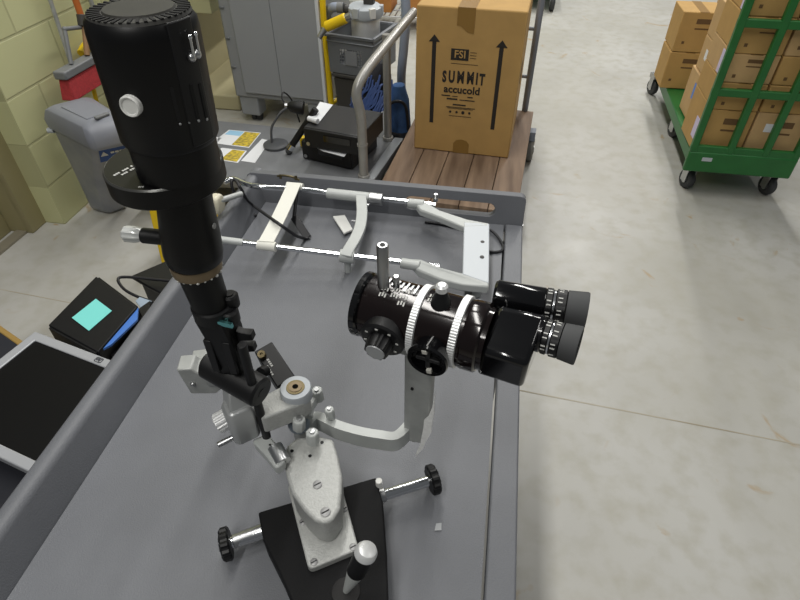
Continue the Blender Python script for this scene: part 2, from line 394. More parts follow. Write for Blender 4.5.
for sx in (-1, 1):
    for y in (.06, .44):
        ft = obj('foot', box(B(), cm, (.12, .10, .12), (sx*(W_/2-.075), y, .105)), 'cabinet', t, bevel=.008)
        bm = B(); c = cm @ V((sx*(W_/2-.075), y, .028)); cyl(bm, c+V((-.012, 0, 0)), c+V((.012, 0, 0)), .028); cyl(bm, c+V((.02, 0, 0)), c+V((.044, 0, 0)), .028); cyl(bm, c, c+V((0, 0, .03)), .01)
        obj('caster', bm, 'wheel', ft)

# ------------------------------------------------------------------ grey flat trolley
tz = .22
t = thing('flat_trolley', (-.95, 2.42, 0), 'grey flat trolley with bent tube handle, carrying two black computers', 'trolley')
nl, nr = V((-1.62, 2.06, 0)), V((-.505, 2.185, 0)); fr, fl = V((-.44, 2.645, 0)), V((-1.62, 2.70, 0))
obj('deck', prism(B(), [p+V((0, 0, tz-.05)) for p in (nl, nr, fr, fl)], (0, 0, .05)), 'trolley', t, bevel=.008)
bm = B(); prism(bm, [nr+V((-.045, 0, tz)), nr+V((0, 0, tz)), fr+V((0, 0, tz)), fr+V((-.045, 0, tz))], (0, 0, .004)); obj('edge_plate', bm, mat('pale_edge_plate', (168, 172, 176), .4, metal=.4), t)
he = aty(414, 12, 2.86); h0 = at(364, 178, tz); hb = up_from(369, 78, h0)
bm = B(); tube(bm, [h0, h0+V((0, 0, .28)), hb+V((-.012, -.01, -.06)), hb+V((.01, .05, 0)), hb.lerp(he, .4), he], .021, 14); hd = obj('handle', bm, 'tubegrey', t)
f0 = at(388, 140, tz); f1 = hb.lerp(he, (f0.y-hb.y)/(he.y-hb.y))
obj('rear_post', cyl(B(), f0, V((f0.x, f0.y, f1.z)), .019), 'tubegrey', t)
for p in (h0, f0): obj('socket', cyl(B(), p+V((0, 0, .0)), p+V((0, 0, .02)), .027), 'tubegrey', t, bevel=.002)
obj('collar', cyl(B(), h0+V((0, 0, .16)), h0+V((0, 0, .17)), .0235), 'tubegrey', hd)
for x, y in ((-1.5, 2.16), (-.6, 2.26), (-.55, 2.58), (-1.5, 2.62)):
    bm = B(); cyl(bm, (x-.015, y, .055), (x+.015, y, .055), .055); w = obj('wheel', bm, 'wheel', t, bevel=.006)
    bm = B(); box(bm, (x, y, .12), (.05, .06, .1), (0, 0, 0)); obj('fork', bm, 'steel', w)

def paper(name, pts, m, label, cat='paper', group=None, inlays=(), z=None):
    z = tz if z is None else z
    P = [at(x, y, z) for x, y in pts]
    o = obj(name, prism(B(), [p+V((0, 0, .0002)) for p in P], (0, 0, .0012)), m); tag(o, label, cat, group)
    for u0, v0, u1, v1, im, nm in inlays:
        f = lambda u, v: P[0].lerp(P[1], u).lerp(P[3].lerp(P[2], u), v)+V((0, 0, .0015))
        obj(nm, prism(B(), [f(u0, v0), f(u1, v0), f(u1, v1), f(u0, v1)], (0, 0, .0006)), im, o)
    return o
ylw = mat('printed_yellow', (214, 186, 52), .7, var=(120, 110, 60), scale=60); pbl = mat('printed_blue', (150, 195, 225), .7)
paper('printed_card', [(229, 130), (261, 133), (249, 148), (212, 143)], 'paper', 'blue, white and yellow printed card nearest the cabinet on the trolley deck', inlays=((.52, .04, .98, .96, ylw, 'yellow_panel'), (.05, .04, .5, .35, pbl, 'blue_panel')), group='cards on the trolley deck')
paper('printed_card', [(222, 148), (247, 151), (238, 163), (205, 158)], 'paper', 'white and yellow printed card nearer the tray on the trolley deck', inlays=((.45, .05, .95, .95, ylw, 'yellow_panel'),), group='cards on the trolley deck')
paper('paper_sheet', [(262, 139), (270, 141), (255, 163), (241, 161)], 'paper', 'narrow white sheet beside the round lamp base on the trolley deck', group='cards on the trolley deck')
paper('paper_sheet', [(215, 137), (222, 138), (217, 143), (205, 142)], 'paper', 'small white sheet half hidden behind the black lamp tower', group='cards on the trolley deck')

# gooseneck lamp
b0 = at(276, 146, tz); t = thing('gooseneck_lamp', b0, 'small black gooseneck lamp with round base on the grey trolley', 'lamp')
obj('base', lathe(B(), Matrix.Translation(b0), [(0, .062), (.012, .062), (.018, .05), (.018, 0)], 32), mat('dark_grey_base', (74, 76, 80), .5), t)
e = b0+V((.085, .06, .185))
obj('gooseneck', tube(B(), [b0+V((-.02, 0, .015)), b0+V((-.015, .01, .08)), b0+V((.005, .015, .12)), b0+V((.04, .04, .165)), e], .006, 10), mat('grey_gooseneck', (92, 94, 98), .4, metal=.4), t)
hd = obj('lamp_head', lathe(B(), frame(e, z=(.9, .1, -.1)), [(-.02, .012), (0, .026), (.035, .032), (.06, .032), (.062, 0)], 24), 'dark', t)
obj('lamp_collar', lathe(B(), frame(e, z=(.9, .1, -.1)), [(-.03, .014), (-.018, .014)], 16), 'steel', hd)
bm = B(); tube(bm, [e+V((-.02, 0, 0)), e+V((-.045, .01, .03)), e+V((-.045, .04, .05)), e+V((-.02, .07, .0)), e+V((.0, .09, -.12))], .004, 8); obj('cord', bm, 'cable', t)

# two desktop computers
def computer(P_fl, P_fr, z0, depth, label, strip):
    p0 = V((P_fl.x, P_fl.y, z0)); p1 = V((P_fr.x, P_fr.y, z0)); x = (p1-p0); w = x.length; m = frame(p0, x=x)
    t = thing('desktop_computer', p0, label, 'computer', 'black desktop computers')
    obj('case', box(B(), m, (w, depth, .092), (w/2, depth/2, .048)), mat('black_case', (34, 34, 36), .45), t, bevel=.004)
    fp = obj('front_panel', box(B(), m, (w-.006, .012, .086), (w/2, -.005, .048)), 'dark', t, bevel=.003)
    obj('drive_bay', box(B(), m, (.13, .004, .03), (w*.6, -.012, .06)), 'gloss', fp)
    bm = B(); cyl(bm, m @ V((.02, -.010, .02)), m @ V((.02, -.0135, .02)), .009); obj('power_button', bm, 'steel', fp)
    for x_ in (.03, w-.03):
        obj('rubber_foot', box(B(), m, (.03, .03, .004), (x_, .05, .001)), 'rubber', t)
    return t, m, w
a, b = at(304, 158, tz), at(353, 170, tz)
t1, m1, w1 = computer(a, b, tz+.001, .25, 'lower of two stacked black desktop computers on the grey trolley', 0)
a2, b2 = at(306, 146, tz+.1), at(350, 154, tz+.1)
t2, m2, w2 = computer(a2, b2+(b2-a2)*.25, tz+.1, .27, 'upper of two stacked black desktop computers, white paper on top', 1)
P = [at(x, y, tz+.0968) for x, y in ((312, 145), (348, 152), (344, 157), (322, 151))]
tag(obj('paper_slip', prism(B(), P, (0, 0, .0012)), 'paper'), 'white paper slip between the two stacked black computers', 'paper')
zt = tz+.1+.0965
P = [at(x, y, zt) for x, y in ((320, 102), (333, 105), (318, 124), (309, 121))]
sl = tag(obj('paper_sheet', prism(B(), P, (0, 0, .0015)), 'paper'), 'curled white sheet on the left end of the upper black computer', 'paper')
bm = B(); cyl(bm, P[2]+V((0, 0, .012)), P[3]+V((0, 0, .012)), .012); obj('curl', bm, 'paper', sl)
a = at(289, 150, tz+.022); b = at(316, 109, tz+.225)
t = thing('scanner_bar', a, 'long black bar leaning on the left side of the stacked computers', 'bar')
obj('shaft', cyl(B(), a+V((0, 0, .0)), b, .016), 'dark', t, bevel=.003)
obj('collar', cyl(B(), a.lerp(b, .03), a.lerp(b, .14), .0185), 'chrome', t); bm = B(); ball(bm, a+V((0, 0, -.004)), .018); obj('tip', bm, 'rubber', t)
tag(obj('yellow_plug', box(B(), frame(at(303, 141, tz+.03), x=(1, .3, 0)), (.03, .03, .05)), 'yellow', bevel=.006), 'small yellow plug beside the stacked black computers', 'plug')

# ------------------------------------------------------------------ crate on a tote, vacuum, hose, hand truck
tm = rotz((-.765, 3.13, 0), -13)
t = thing('storage_tote', (-.80, 3.08, 0), 'dark grey tote on the floor under the small grey crate', 'tote')
obj('tub', loft(B(), [[tm @ V((x*k, y*k, z)) for x, y in ((-.12, -.11), (.12, -.11), (.12, .11), (-.12, .11))] for z, k in ((0, .88), (.36, 1))]), 'charcoal', t, bevel=.012)
obj('lid', box(B(), tm, (.25, .24, .02), (0, 0, .372)), 'charcoal', t, bevel=.006)
zc = .385
A = aty(330, 62, 2.99); Bp = aty(372, 72, 2.99)
q = [aty(330, 61, 3.06), aty(373, 71, 3.0)]
p0 = V((-.918, 3.06, zc)); p1 = V((-.665, 3.0, zc)); x = (p1-p0).normalized(); w = (p1-p0).length
cmx = frame(p0, x=x); dcr = .29; hcr = .195
t = thing('plastic_crate', p0, 'small dark grey slotted crate holding a steel vacuum canister', 'crate')
def wall_(m, l, hole=True):
    outer = [(0, 0), (l, 0), (l+.006, hcr), (-.006, hcr)]
    return plate_hole(B(), outer, [(l*.25, .05), (l*.75, .05), (l*.75, .13), (l*.25, .13)], m, .006)
fm = cmx @ Matrix.Rotation(R(90), 4, 'X')
fw_ = obj('front_wall', wall_(fm, w), 'crate', t)
bm = B()
for k in range(7): box(bm, cmx, (.004, .003, .08), (w*.25+w*.5*(k+.5)/7, -.003, .09))
for k in range(4): box(bm, cmx, (w*.5, .003, .004), (w*.5, -.003, .06+.018*k))
obj('grille', bm, 'crate', fw_)
obj('label_plate', box(B(), cmx, (.07, .004, .075), (w*.52, -.0085, .088)), mat('grey_label_plate', (128, 130, 134), .5), fw_)
obj('rear_wall', wall_(Matrix.Translation(cmx.to_3x3() @ V((0, dcr, 0))) @ fm, w), 'crate', t)
for sx in (0, 1):
    m = cmx @ Matrix.Translation((w*sx+(0 if sx else -.006), 0, 0)) @ Matrix.Rotation(R(90), 4, 'Z') @ Matrix.Rotation(R(90), 4, 'X')
    obj('side_wall', wall_(m, dcr), 'crate', t)
obj('base', box(B(), cmx, (w, dcr, .008), (w/2, dcr/2, .004)), 'crate', t)
bm = B()
for s, c in (((w+.03, .018, .016), (w/2, -.006, hcr)), ((w+.03, .018, .016), (w/2, dcr+.006, hcr)), ((.018, dcr+.03, .016), (-.006, dcr/2, hcr)), ((.018, dcr+.03, .016), (w+.006, dcr/2, hcr))): box(bm, cmx, s, c)
for s, c in (((w+.018, .012, .008), (w/2, -.006, hcr-.03)), ((.012, dcr+.018, .008), (w+.006, dcr/2, hcr-.03))): box(bm, cmx, s, c)
obj('rim', bm, mat('grey_crate_rim', (118, 121, 126), .5), t, bevel=.004)
vb = cmx @ V((w*.58, .15, .009))
t = thing('vacuum_canister', vb, 'steel vacuum canister with light grey head standing in the dark grey crate', 'vacuum')
obj('drum', lathe(B(), Matrix.Translation(vb), [(0, .078), (.25, .078), (.25, 0)], 40), 'alu', t, bevel=.004)
hd = obj('head', lathe(B(), Matrix.Translation(vb), [(.25, .088), (.265, .094), (.30, .091), (.312, .075), (.312, 0)], 40), 'lightgrey', t)
for k in range(3):
    a_ = -1.9+k*1.0; bm = B(); c = vb+V((.088*math.cos(a_), .088*math.sin(a_), .285)); box(bm, frame(c, x=(-math.sin(a_), math.cos(a_), 0)), (.035, .02, .05)); obj('clip', bm, 'white' if k == 1 else 'lightgrey', hd, bevel=.003)
bm = B(); box(bm, Matrix.Translation(vb+V((.02, .02, .36))), (.055, .06, .12)); obj('motor_cap', bm, 'charcoal', hd, bevel=.01)
bm = B(); cyl(bm, vb+V((-.07, -.02, .28)), vb+V((-.108, -.03, .295)), .022); obj('inlet', bm, 'charcoal', hd)
t = thing('vacuum_hose', vb+V((-.12, 0, .3)), 'grey corrugated hose arching over the left of the steel canister', 'hose')
i0 = vb+V((-.112, -.03, .297))
obj('hose', tube(B(), [i0, i0+V((-.05, .0, .0)), i0+V((-.09, .03, -.03)), i0+V((-.115, .06, -.10))], .024, 12), 'hose', t); obj('cuff', cyl(B(), i0+V((.004, 0, 0)), i0+V((-.03, 0, 0)), .027), 'greymid', t)
t = thing('hanging_hose', (-.47, 2.98, .1), 'grey blue hose hanging down beside the big cardboard box', 'hose')
obj('hose', tube(B(), [(-.54, 3.0, 1.05), (-.505, 3.0, .9), (-.485, 2.98, .72), (-.495, 2.98, .56), (-.51, 3.0, .42), (-.52, 3.07, .28), (-.52, 3.12, .06)], .024, 14), 'hose', t); obj('cuff', cyl(B(), (-.52, 3.12, .12), (-.52, 3.12, .0), .028), 'greymid', t)
# yellow hand truck
t = thing('hand_truck', (-1.0, 3.32, 0), 'yellow tube hand truck standing between the grey cabinet and the crate', 'hand truck')
A = V((-.946, 3.10, 0)); D = V((-.815, 3.54, 0)); z1 = .80
obj('frame', tube(B(), [A+V((0, 0, .02)), A+V((0, 0, .4)), A+V((0, 0, z1-.08)), A.lerp(D, .12)+V((0, 0, z1)), A.lerp(D, .5)+V((0, 0, z1+.04)), A.lerp(D, .88)+V((0, 0, z1)), D+V((0, 0, z1-.08)), D+V((0, 0, .4)), D+V((0, 0, .02))], .017, 12), 'yellow', t)
for z in (.18, .5): obj('crossbar', cyl(B(), A+V((0, 0, z)), D+V((0, 0, z)), .012), 'yellow', t)
obj('toe_plate', box(B(), frame(A.lerp(D, .5)+V((.0, 0, .008)), x=D-A), (.34, .09, .012)), 'yellow', t, bevel=.003)
for P_ in (A, D):
    c = P_+V((.035, .0, .06)) if P_ is A else P_+V((.0, .085, .06)); ex = (D-A).normalized(); bm = B(); cyl(bm, c-ex*.018, c+ex*.018, .06); obj('wheel', bm, 'wheel', t, bevel=.008)
g0, g1 = aty(326, 27, 3.0), aty(346, 18, 3.0)
t = thing('vacuum_wand', g0, 'short thick yellow tube with grey tip lying across the crate corner', 'tube')
obj('tube', cyl(B(), g0, g1, .026), 'yellow', t, bevel=.004); gd = (g1-g0).normalized()
obj('tip', cyl(B(), g0+V((-.005, -.01, -.005)), aty(319, 38, 2.97), .016, .013), 'steel', t); obj('collar', cyl(B(), g1, g1+gd*.03, .019), 'steel', t)

# dark bag of blue cables
t = thing('cable_bag', (-.55, 2.93, 0), 'black bag stuffed with blue cables behind the trolley handle', 'bag')
rnd = random.Random(3)
lp = []
for z, rx, ry, dx in ((0, .15, .12, 0), (.1, .17, .13, 0), (.25, .165, .12, 0), (.36, .15, .11, -.02), (.46, .12, .08, .0), (.52, .04, .03, .05)):
    lp.append([V((-.635+dx+.68*rx*math.cos(2*math.pi*k/14)*(1+rnd.uniform(-.08, .08)), 2.87+ry*math.sin(2*math.pi*k/14)*(1+rnd.uniform(-.08, .08)), z)) for k in range(14)])
obj('sack', loft(B(), lp), mat('black_bag_fabric', (22, 23, 30), .8, bump=1, bscale=30), t)
bm = B()
for k in range(70):
    a_ = rnd.uniform(-2.6, -.4); z0 = rnd.uniform(.26, .42)
    pts = []
    for j in range(5):
        aa = a_+(j-2)*.16; zz = z0+(j-2)*.03*rnd.uniform(.4, 1.5); rr = .128-max(0, zz-.3)*.2
        pts.append((-.635+rr*math.cos(aa), 2.87+rr*math.sin(aa), zz))
    tube(bm, pts, .005, 6, 4)
obj('blue_cables', bm, mat('blue_cable_jacket', (70, 92, 146), .5), t).__setitem__('kind', 'stuff')
b0 = V((-.497, 2.84, 0))
t = thing('blue_bag', b0, 'blue bag with black strap standing against the left of the cardboard box', 'bag')
obj('body', loft(B(), [[b0+V((rx*math.cos(2*math.pi*k/16), ry*math.sin(2*math.pi*k/16), z)) for k in range(16)] for z, rx, ry in ((0, .06, .06), (.05, .068, .07), (.2, .066, .07), (.34, .055, .06), (.42, .03, .035), (.43, .005, .005))]), 'bluefab', t)
obj('base', loft(B(), [[b0+V((-.005+rx*math.cos(2*math.pi*k/16), ry*math.sin(2*math.pi*k/16), z)) for k in range(16)] for z, rx, ry in ((.0, .068, .07), (.06, .078, .08), (.18, .074, .078), (.2, .06, .06))]), mat('black_bag_base', (26, 27, 34), .7), t)
obj('strap', tube(B(), [b0+V((-.06, -.05, .2)), b0+V((-.05, -.068, .32)), b0+V((0, -.066, .36)), b0+V((.045, -.055, .33)), b0+V((.06, -.05, .2))], .008, 8), 'cable', t)
tag(obj('paper_bundle', loft(B(), [[V(p) for p in ((-.585, 2.715, .001), (-.55, 2.705, .001), (-.55, 2.725, .001), (-.585, 2.735, .001))], [V(p) for p in ((-.58, 2.70, .32), (-.535, 2.68, .35), (-.53, 2.69, .35), (-.575, 2.71, .32))]]), 'paper'), 'white paper bundle wedged between the black bag and blue bag', 'paper')

# ------------------------------------------------------------------ wood-deck platform truck with the big box
wm = rotz((.19, 3.10, 0), -4.0)      # rear right corner of the deck
wz = .22; WW, WL = .625, 1.05
t = thing('platform_truck', wm @ V((-WW/2, -WL/2, 0)), 'wood-decked platform truck with grey steel handle, carrying one big box', 'trolley')
deck = None
for k in range(5):
    w1_ = WW/5
    o = obj('plank', box(B(), wm, (w1_-.003, WL, .03), (-WW+w1_*(k+.5)+.03, -WL/2, wz-.015)), 'wood', t, bevel=.002)
obj('under_frame', box(B(), wm, (WW-.06, WL-.04, .03), (-WW/2+.03, -WL/2, wz-.045)), 'slate', t)
for x, y in ((.022, -.14), (-WW+.08, -.14), (.022, -WL+.12), (-WW+.08, -WL+.12)):
    c = wm @ V((x+.02, y, .065)); ex = wm.to_3x3() @ V((1, 0, 0))
    bm = B(); cyl(bm, c-ex*.02, c+ex*.02, .064); w = obj('caster_wheel', bm, 'wheelgrey', t, bevel=.01)
    bm = B(); cyl(bm, c-ex*.023, c+ex*.023, .022); obj('hub', bm, 'steel', w); obj('caster_fork', box(B(), wm, (.034, .06, .05), (x+.02, y, wz-.07)), 'slate', w)
hp0 = V((.17, 3.105, wz))
bm = B(); hx = -.58
tube(bm, [hp0-V((0, 0, .03)), hp0+V((0, 0, .5)), hp0+V((0, 0, .74)), hp0+V((-.05, 0, .8)), hp0+V((-.15, .005, .8)), hp0+V((hx+.15, .03, .8)), hp0+V((hx+.05, .035, .8)), hp0+V((hx, .04, .74)), hp0+V((hx, .04, .5)), hp0+V((hx, .04, -.03))], .017, 12)
obj('handle', bm, 'slate', t)
for z in (.405, .645): obj('rung', cyl(B(), hp0+V((0, 0, z-wz)), hp0+V((hx, .04, z-wz)), .009), 'slate', t)
bp0 = at(414, 148, wz+.001); bp1 = at(508, 158, wz+.001); bw = (bp1-bp0).length
bmx = frame(bp0, x=(bp1-bp0)); bmx = Matrix.Translation(bp0) @ Matrix.Rotation(R(-3.6), 4, 'Z')
bh = .652; bd = .50
t = thing('cardboard_box', bp0, 'big printed cardboard box with two black arrows on the wooden truck', 'box')
obj('carton', box(B(), bmx, (bw, bd, bh), (bw/2, bd/2, bh/2)), 'kraft', t, bevel=.006)
bm = B(); tw = .075
box(bm, bmx, (tw, .0015, .07), (bw*.46, -.001, bh-.035)); box(bm, bmx, (tw, bd, .0015), (bw*.46, bd/2, bh+.001))
prism(bm, [bmx @ V(p) for p in ((bw*.46-.0375, -.0002, bh-.06), (bw*.46+.0375, -.0002, bh-.07), (bw*.46+.036, -.0002, bh-.10), (bw*.46+.01, -.0002, bh-.095))], bmx.to_3x3() @ V((0, -.0012, 0)))
obj('tape', bm, 'tape', t)
bm = B(); prism(bm, [bmx @ V((bw*.50+x_, -.0002, z_)) for x_, z_ in ((-.038, .001), (.038, .001), (.038, .05), (.025, .066), (0, .072), (-.025, .066), (-.038, .05))], bmx.to_3x3() @ V((0, -.0012, 0))); obj('tape', bm, 'tape', t)
fx = bmx @ Matrix.Translation((0, -.0006, 0)) @ Matrix.Rotation(R(90), 4, 'X')     # xy plane = front face, z outwards
def mark(bm, pts): return prism(bm, [fx @ V((p[0], p[1], 0)) for p in pts], (fx.to_3x3() @ V((0, 0, 1)))*.0006)
for ax_, y0, y1 in ((.082, .143, .512), (.374, .138, .508)):
    bm = B(); mark(bm, [(ax_-.009, y0), (ax_+.009, y0), (ax_+.009, y1), (ax_-.009, y1)]); mark(bm, [(ax_-.025, y1-.002), (ax_+.025, y1-.002), (ax_, y1+.028)])
    obj('arrow_print', bm, 'ink', t)
bm = B(); mark(bm, [(.158, .440), (.236, .440), (.236, .488), (.158, .488)])
logo_ = obj('logo_panel', bm, 'ink', t); bm = text_bm(B(), 'FSI', fx @ Matrix.Translation((.198, .464, .0008)), .045, bold=.0006); obj('logo_letters', bm, 'kraft', logo_)
bm = B()
for k in range(3): mark(bm, [(.242, .451+.012*k), (.27, .451+.012*k), (.27, .453+.012*k), (.242, .453+.012*k)])
mark(bm, [(.16, .424), (.28, .424), (.28, .426), (.16, .426)])
for i_, ch in enumerate('SUMMIT'):
    xs = (.134, .167, .2075, .2515, .281, .304)[i_]; dy = (0, .004, .007, .007, .005, 0)[i_]
    text_bm(bm, ch, fx @ Matrix.Translation((xs, .362+dy*.3, 0)) @ Matrix.Diagonal((.93, 1.6, 1, 1)), .042+dy*.4, bold=.0020)
text_bm(bm, 'accucold', fx @ Matrix.Translation((.217, .309, 0)), .047, bold=.0014)
for y_, x0_, x1_, hh in ((.277, .125, .165, .005), (.277, .175, .20, .003), (.277, .245, .27, .005), (.262, .15, .20, .007), (.262, .21, .28, .004), (.237, .18, .24, .006), (.226, .15, .285, .003), (.221, .155, .275, .002), (.185, .165, .27, .002)):
    mark(bm, [(x0_, y_), (x1_, y_), (x1_, y_+hh), (x0_, y_+hh)])
for k, xx in enumerate((.17, .20, .23, .26)): lathe(bm, fx @ Matrix.Translation((xx, .205, 0)), [(0, .006+.002*(k == 2)), (.0006, .006+.002*(k == 2))], 8)
obj('printed_text', bm, 'ink', t)
bm = B(); box(bm, bmx, (.001, .06, .09), (bw+.0008, bd*.3, .36)); obj('side_print', bm, 'ink', t)

# ------------------------------------------------------------------ far green cart, shelving behind
t = thing('green_cart', (.2, 6.2, 0), 'far green cart of which one wheel shows beyond the big cardboard box', 'cart')
obj('deck', box(B(), (.19, 6.45, .2), (.55, 1.0, .07)), 'green', t, bevel=.008)
for x, y in ((.43, 5.98), (-.05, 5.98), (.43, 6.9), (-.05, 6.9)):
    w = obj('caster_wheel', cyl(B(), (x-.022, y, .075), (x+.022, y, .075), .075), 'wheel', t, bevel=.012); obj('caster_fork', box(B(), (x, y, .14), (.055, .05, .06)), 'steel', w)
    obj('hub', cyl(B(), (x-.025, y, .075), (x+.025, y, .075), .04), 'steel', w)
for x in (-.05, .43): obj('post', cyl(B(), (x, 5.97, .23), (x, 5.97, 1.1), .018), 'green', t)
t = thing('wire_shelving', (-1.0, 5.3, 0), 'grey wire shelving far behind the crate and big box', 'shelf')
for x in (-1.55, -.5):
    for y in (5.1, 5.5): obj('post', cyl(B(), (x, y, 0), (x, y, 1.2), .014), 'steel', t)
for z in (.12, .5):
    bm = B()
    for k in range(23): cyl(bm, (-1.55+1.05*k/22, 5.1, z), (-1.55+1.05*k/22, 5.5, z), .005, seg=6)
    for y in (5.1, 5.3, 5.5): cyl(bm, (-1.55, y, z), (-.5, y, z), .006, seg=6)
    obj('wire_shelf', bm, 'steel', t)
ob = tag(obj('carton', box(B(), (-.72, 5.3, .235), (.3, .3, .21)), 'orangebox', bevel=.004), 'orange brown carton on the low shelf between hose and big box', 'box')
ob2 = tag(obj('carton', box(B(), (-1.1, 5.32, .235), (.26, .3, .21)), 'orangebox', bevel=.004), 'orange brown carton on the low shelf above the vacuum canister', 'box')

# ------------------------------------------------------------------ green cart full of boxes
GX0, GX1, GY0, GY1 = .955, 1.447, 2.69, 4.03
t = thing('stock_cart', ((GX0+GX1)/2, (GY0+GY1)/2, 0), 'green steel cage cart on casters loaded with cardboard boxes', 'cart')
obj('deck', prism(B(), [V(p) for p in ((1.004, GY0+.02, .178), (GX1-.01, GY0+.02, .178), (GX1-.01, GY1-.02, .178), (1.04, GY1-.02, .178))], (0, 0, .02)), 'green', t)
obj('front_panel', box(B(), (0, 0, 0), (GX1-GX0, .03, .105), ((GX0+GX1)/2, GY0+.015, .197)), 'green', t, bevel=.008)
obj('rear_panel', box(B(), (0, 0, 0), (GX1-GX0-.08, .03, .065), ((GX0+GX1)/2+.04, GY1-.015, .1625)), 'green', t, bevel=.008)
obj('side_rail', prism(B(), [V(p) for p in ((.998, GY0+.03, .13), (1.02, GY0+.03, .13), (1.057, GY1-.03, .13), (1.035, GY1-.03, .13))], (0, 0, .067)), 'green', t, bevel=.006)
obj('side_rail', box(B(), (0, 0, 0), (.03, GY1-GY0-.06, .067), (GX1-.0125, (GY0+GY1)/2, .1635)), 'green', t, bevel=.006)
for x in (.972, 1.137, 1.295, 1.43): obj('post', box(B(), (0, 0, 0), (.032, .028, 1.02), (x, GY0+.016, .245+.51)), 'green', t, bevel=.005)
for z in (.262, .535, .825, 1.25): obj('crossbar', box(B(), (0, 0, 0), (GX1-GX0, .024, .034), ((GX0+GX1)/2, GY0+.016, z)), 'green', t, bevel=.004)
obj('asset_plate', box(B(), (0, 0, 0), (.045, .003, .018), (1.045, GY0-.001, .215)), 'lightgrey', t)
for x, y in ((1.03, 2.80), (1.42, 2.80), (1.05, 4.05), (1.42, 4.05), (1.075, 3.40), (1.40, 3.40)):
    c = V((x, y, .05)); ex = V((.94, .34, 0)).normalized()
    w = obj('caster_wheel', cyl(B(), c-ex*.018, c+ex*.018, .05), 'wheel', t, bevel=.010)
    bm = B(); cyl(bm, c-ex*.021, c+ex*.021, .02); box(bm, frame(c+V((0, 0, .075)), x=ex), (.055, .06, .03)); box(bm, frame(c+V((0, 0, .03))+ex*.024, x=ex), (.004, .04, .08)); box(bm, frame(c+V((0, 0, .03))-ex*.024, x=ex), (.004, .04, .08)); obj('caster_fork', bm, 'steel', w)
M['faded'] = mat('faded_print', (104, 78, 48), .8)
def carton(x0, x1, y0, y1, z0, z1, label, m='kraft', face=True, lab=None, tilt=0):
    c = V(((x0+x1)/2, (y0+y1)/2, z0)); mm = rotz(c, tilt); sx, sy, sz = x1-x0, y1-y0, z1-z0
    t = thing('carton', c, label, 'box', 'cartons on the green cage cart')
    obj('carton', box(B(), mm, (sx-.004, sy-.004, sz-.001), (0, 0, sz/2+.0005)), m, t, bevel=.005)
    obj('tape', box(B(), mm, (.05, sy-.003, .0012), (0, 0, sz)), 'tape', t)
    if face:
        bw_ = sx*.36
        for s_, c_ in (((bw_, .001, sz*.12), (sx*.05, -sy/2+.0012, sz*.78)), ((bw_, .001, sz*.035), (sx*.05, -sy/2+.0012, sz*.60)), ((.014, .001, .014), (-sx*.3, -sy/2+.0012, sz*.25))):
            obj('print', box(B(), mm, s_, c_), 'faded', t)
    if lab:
        lm, f, u, v, w_, h_ = lab
        if f == 'L': obj('label', box(B(), mm, (.0014, w_, h_), (-sx/2+.001, u, v)), lm, t)
        else: obj('label', box(B(), mm, (w_, .0014, h_), (u, -sy/2+.001, v)), lm, t)
    return t
zs = (.200, .44, .565, .69, .84, 1.0)
rows = ('bottom', 'second from bottom', 'middle', 'second from top', 'top')
for i in range(5):
    for j, (xa, xb) in enumerate(((.996, 1.2), (1.204, 1.442))):
        lab = None
        if j == 0: lab = {0: ('lilac', 'L', -.05, .10, .07, .10), 1: None, 2: ('lilac', 'L', -.06, .06, .05, .1), 4: ('lilac', 'L', -.08, .05, .06, .09)}.get(i)
        if j == 1 and i == 0: lab = ('paper', 'F', -.03, .17, .07, .04)
        carton(xa, xb, 2.74, 3.06, zs[i], zs[i+1], 'brown carton behind the front green bars, %s of the %s column' % (rows[i], ('left', 'right')[j]), m=('kraft', 'kraft2')[(i*2+j) % 3 == 1], lab=lab)
tag(obj('sticker', box(B(), (1.13, 2.85, 1.0008), (.07, .06, .001)), 'lime'), 'bright lime sticker on top of the front carton stack', 'sticker')
carton(1.042, 1.21, 3.085, 3.36, .200, .435, 'low pale carton with blue tape label, beside the green side rail', 'kraft2', face=False, lab=('blue', 'L', -.02, .15, .03, .08))
carton(1.215, 1.416, 3.075, 3.36, .200, .52, 'carton behind the right column of front cartons on the cage cart', 'kraft', face=False)
carton(1.05, 1.21, 3.08, 3.34, .436, .60, 'carton stacked on the low pale carton with blue label', 'kraft2', face=False, lab=('paper', 'L', 0, .09, .08, .05))
carton(1.05, 1.24, 3.08, 3.34, .601, .78, 'upper carton leaning above the blue labelled carton stack', 'kraft2', face=False)
cA = at(659, 88, .2005); cB = at(653, 75, .2005); zA = up_from(672, 52, cA).z; zB = up_from(687, 12, cA).z
carton(cA.x, 1.21, cA.y, cB.y, .2005, zA-.0015, 'lower carton of the far pair overhanging the cage cart', 'kraft')
carton(cA.x+.006, 1.215, cA.y, cB.y+.02, zA, zB, 'upper carton of the far pair, white label on its top edge', 'kraft', lab=('paper', 'F', .10, .16, .05, .08))
carton(1.222, 1.416, 3.6, 3.9, .200, .66, 'tall carton at the far right end of the cage cart', 'kraft2')
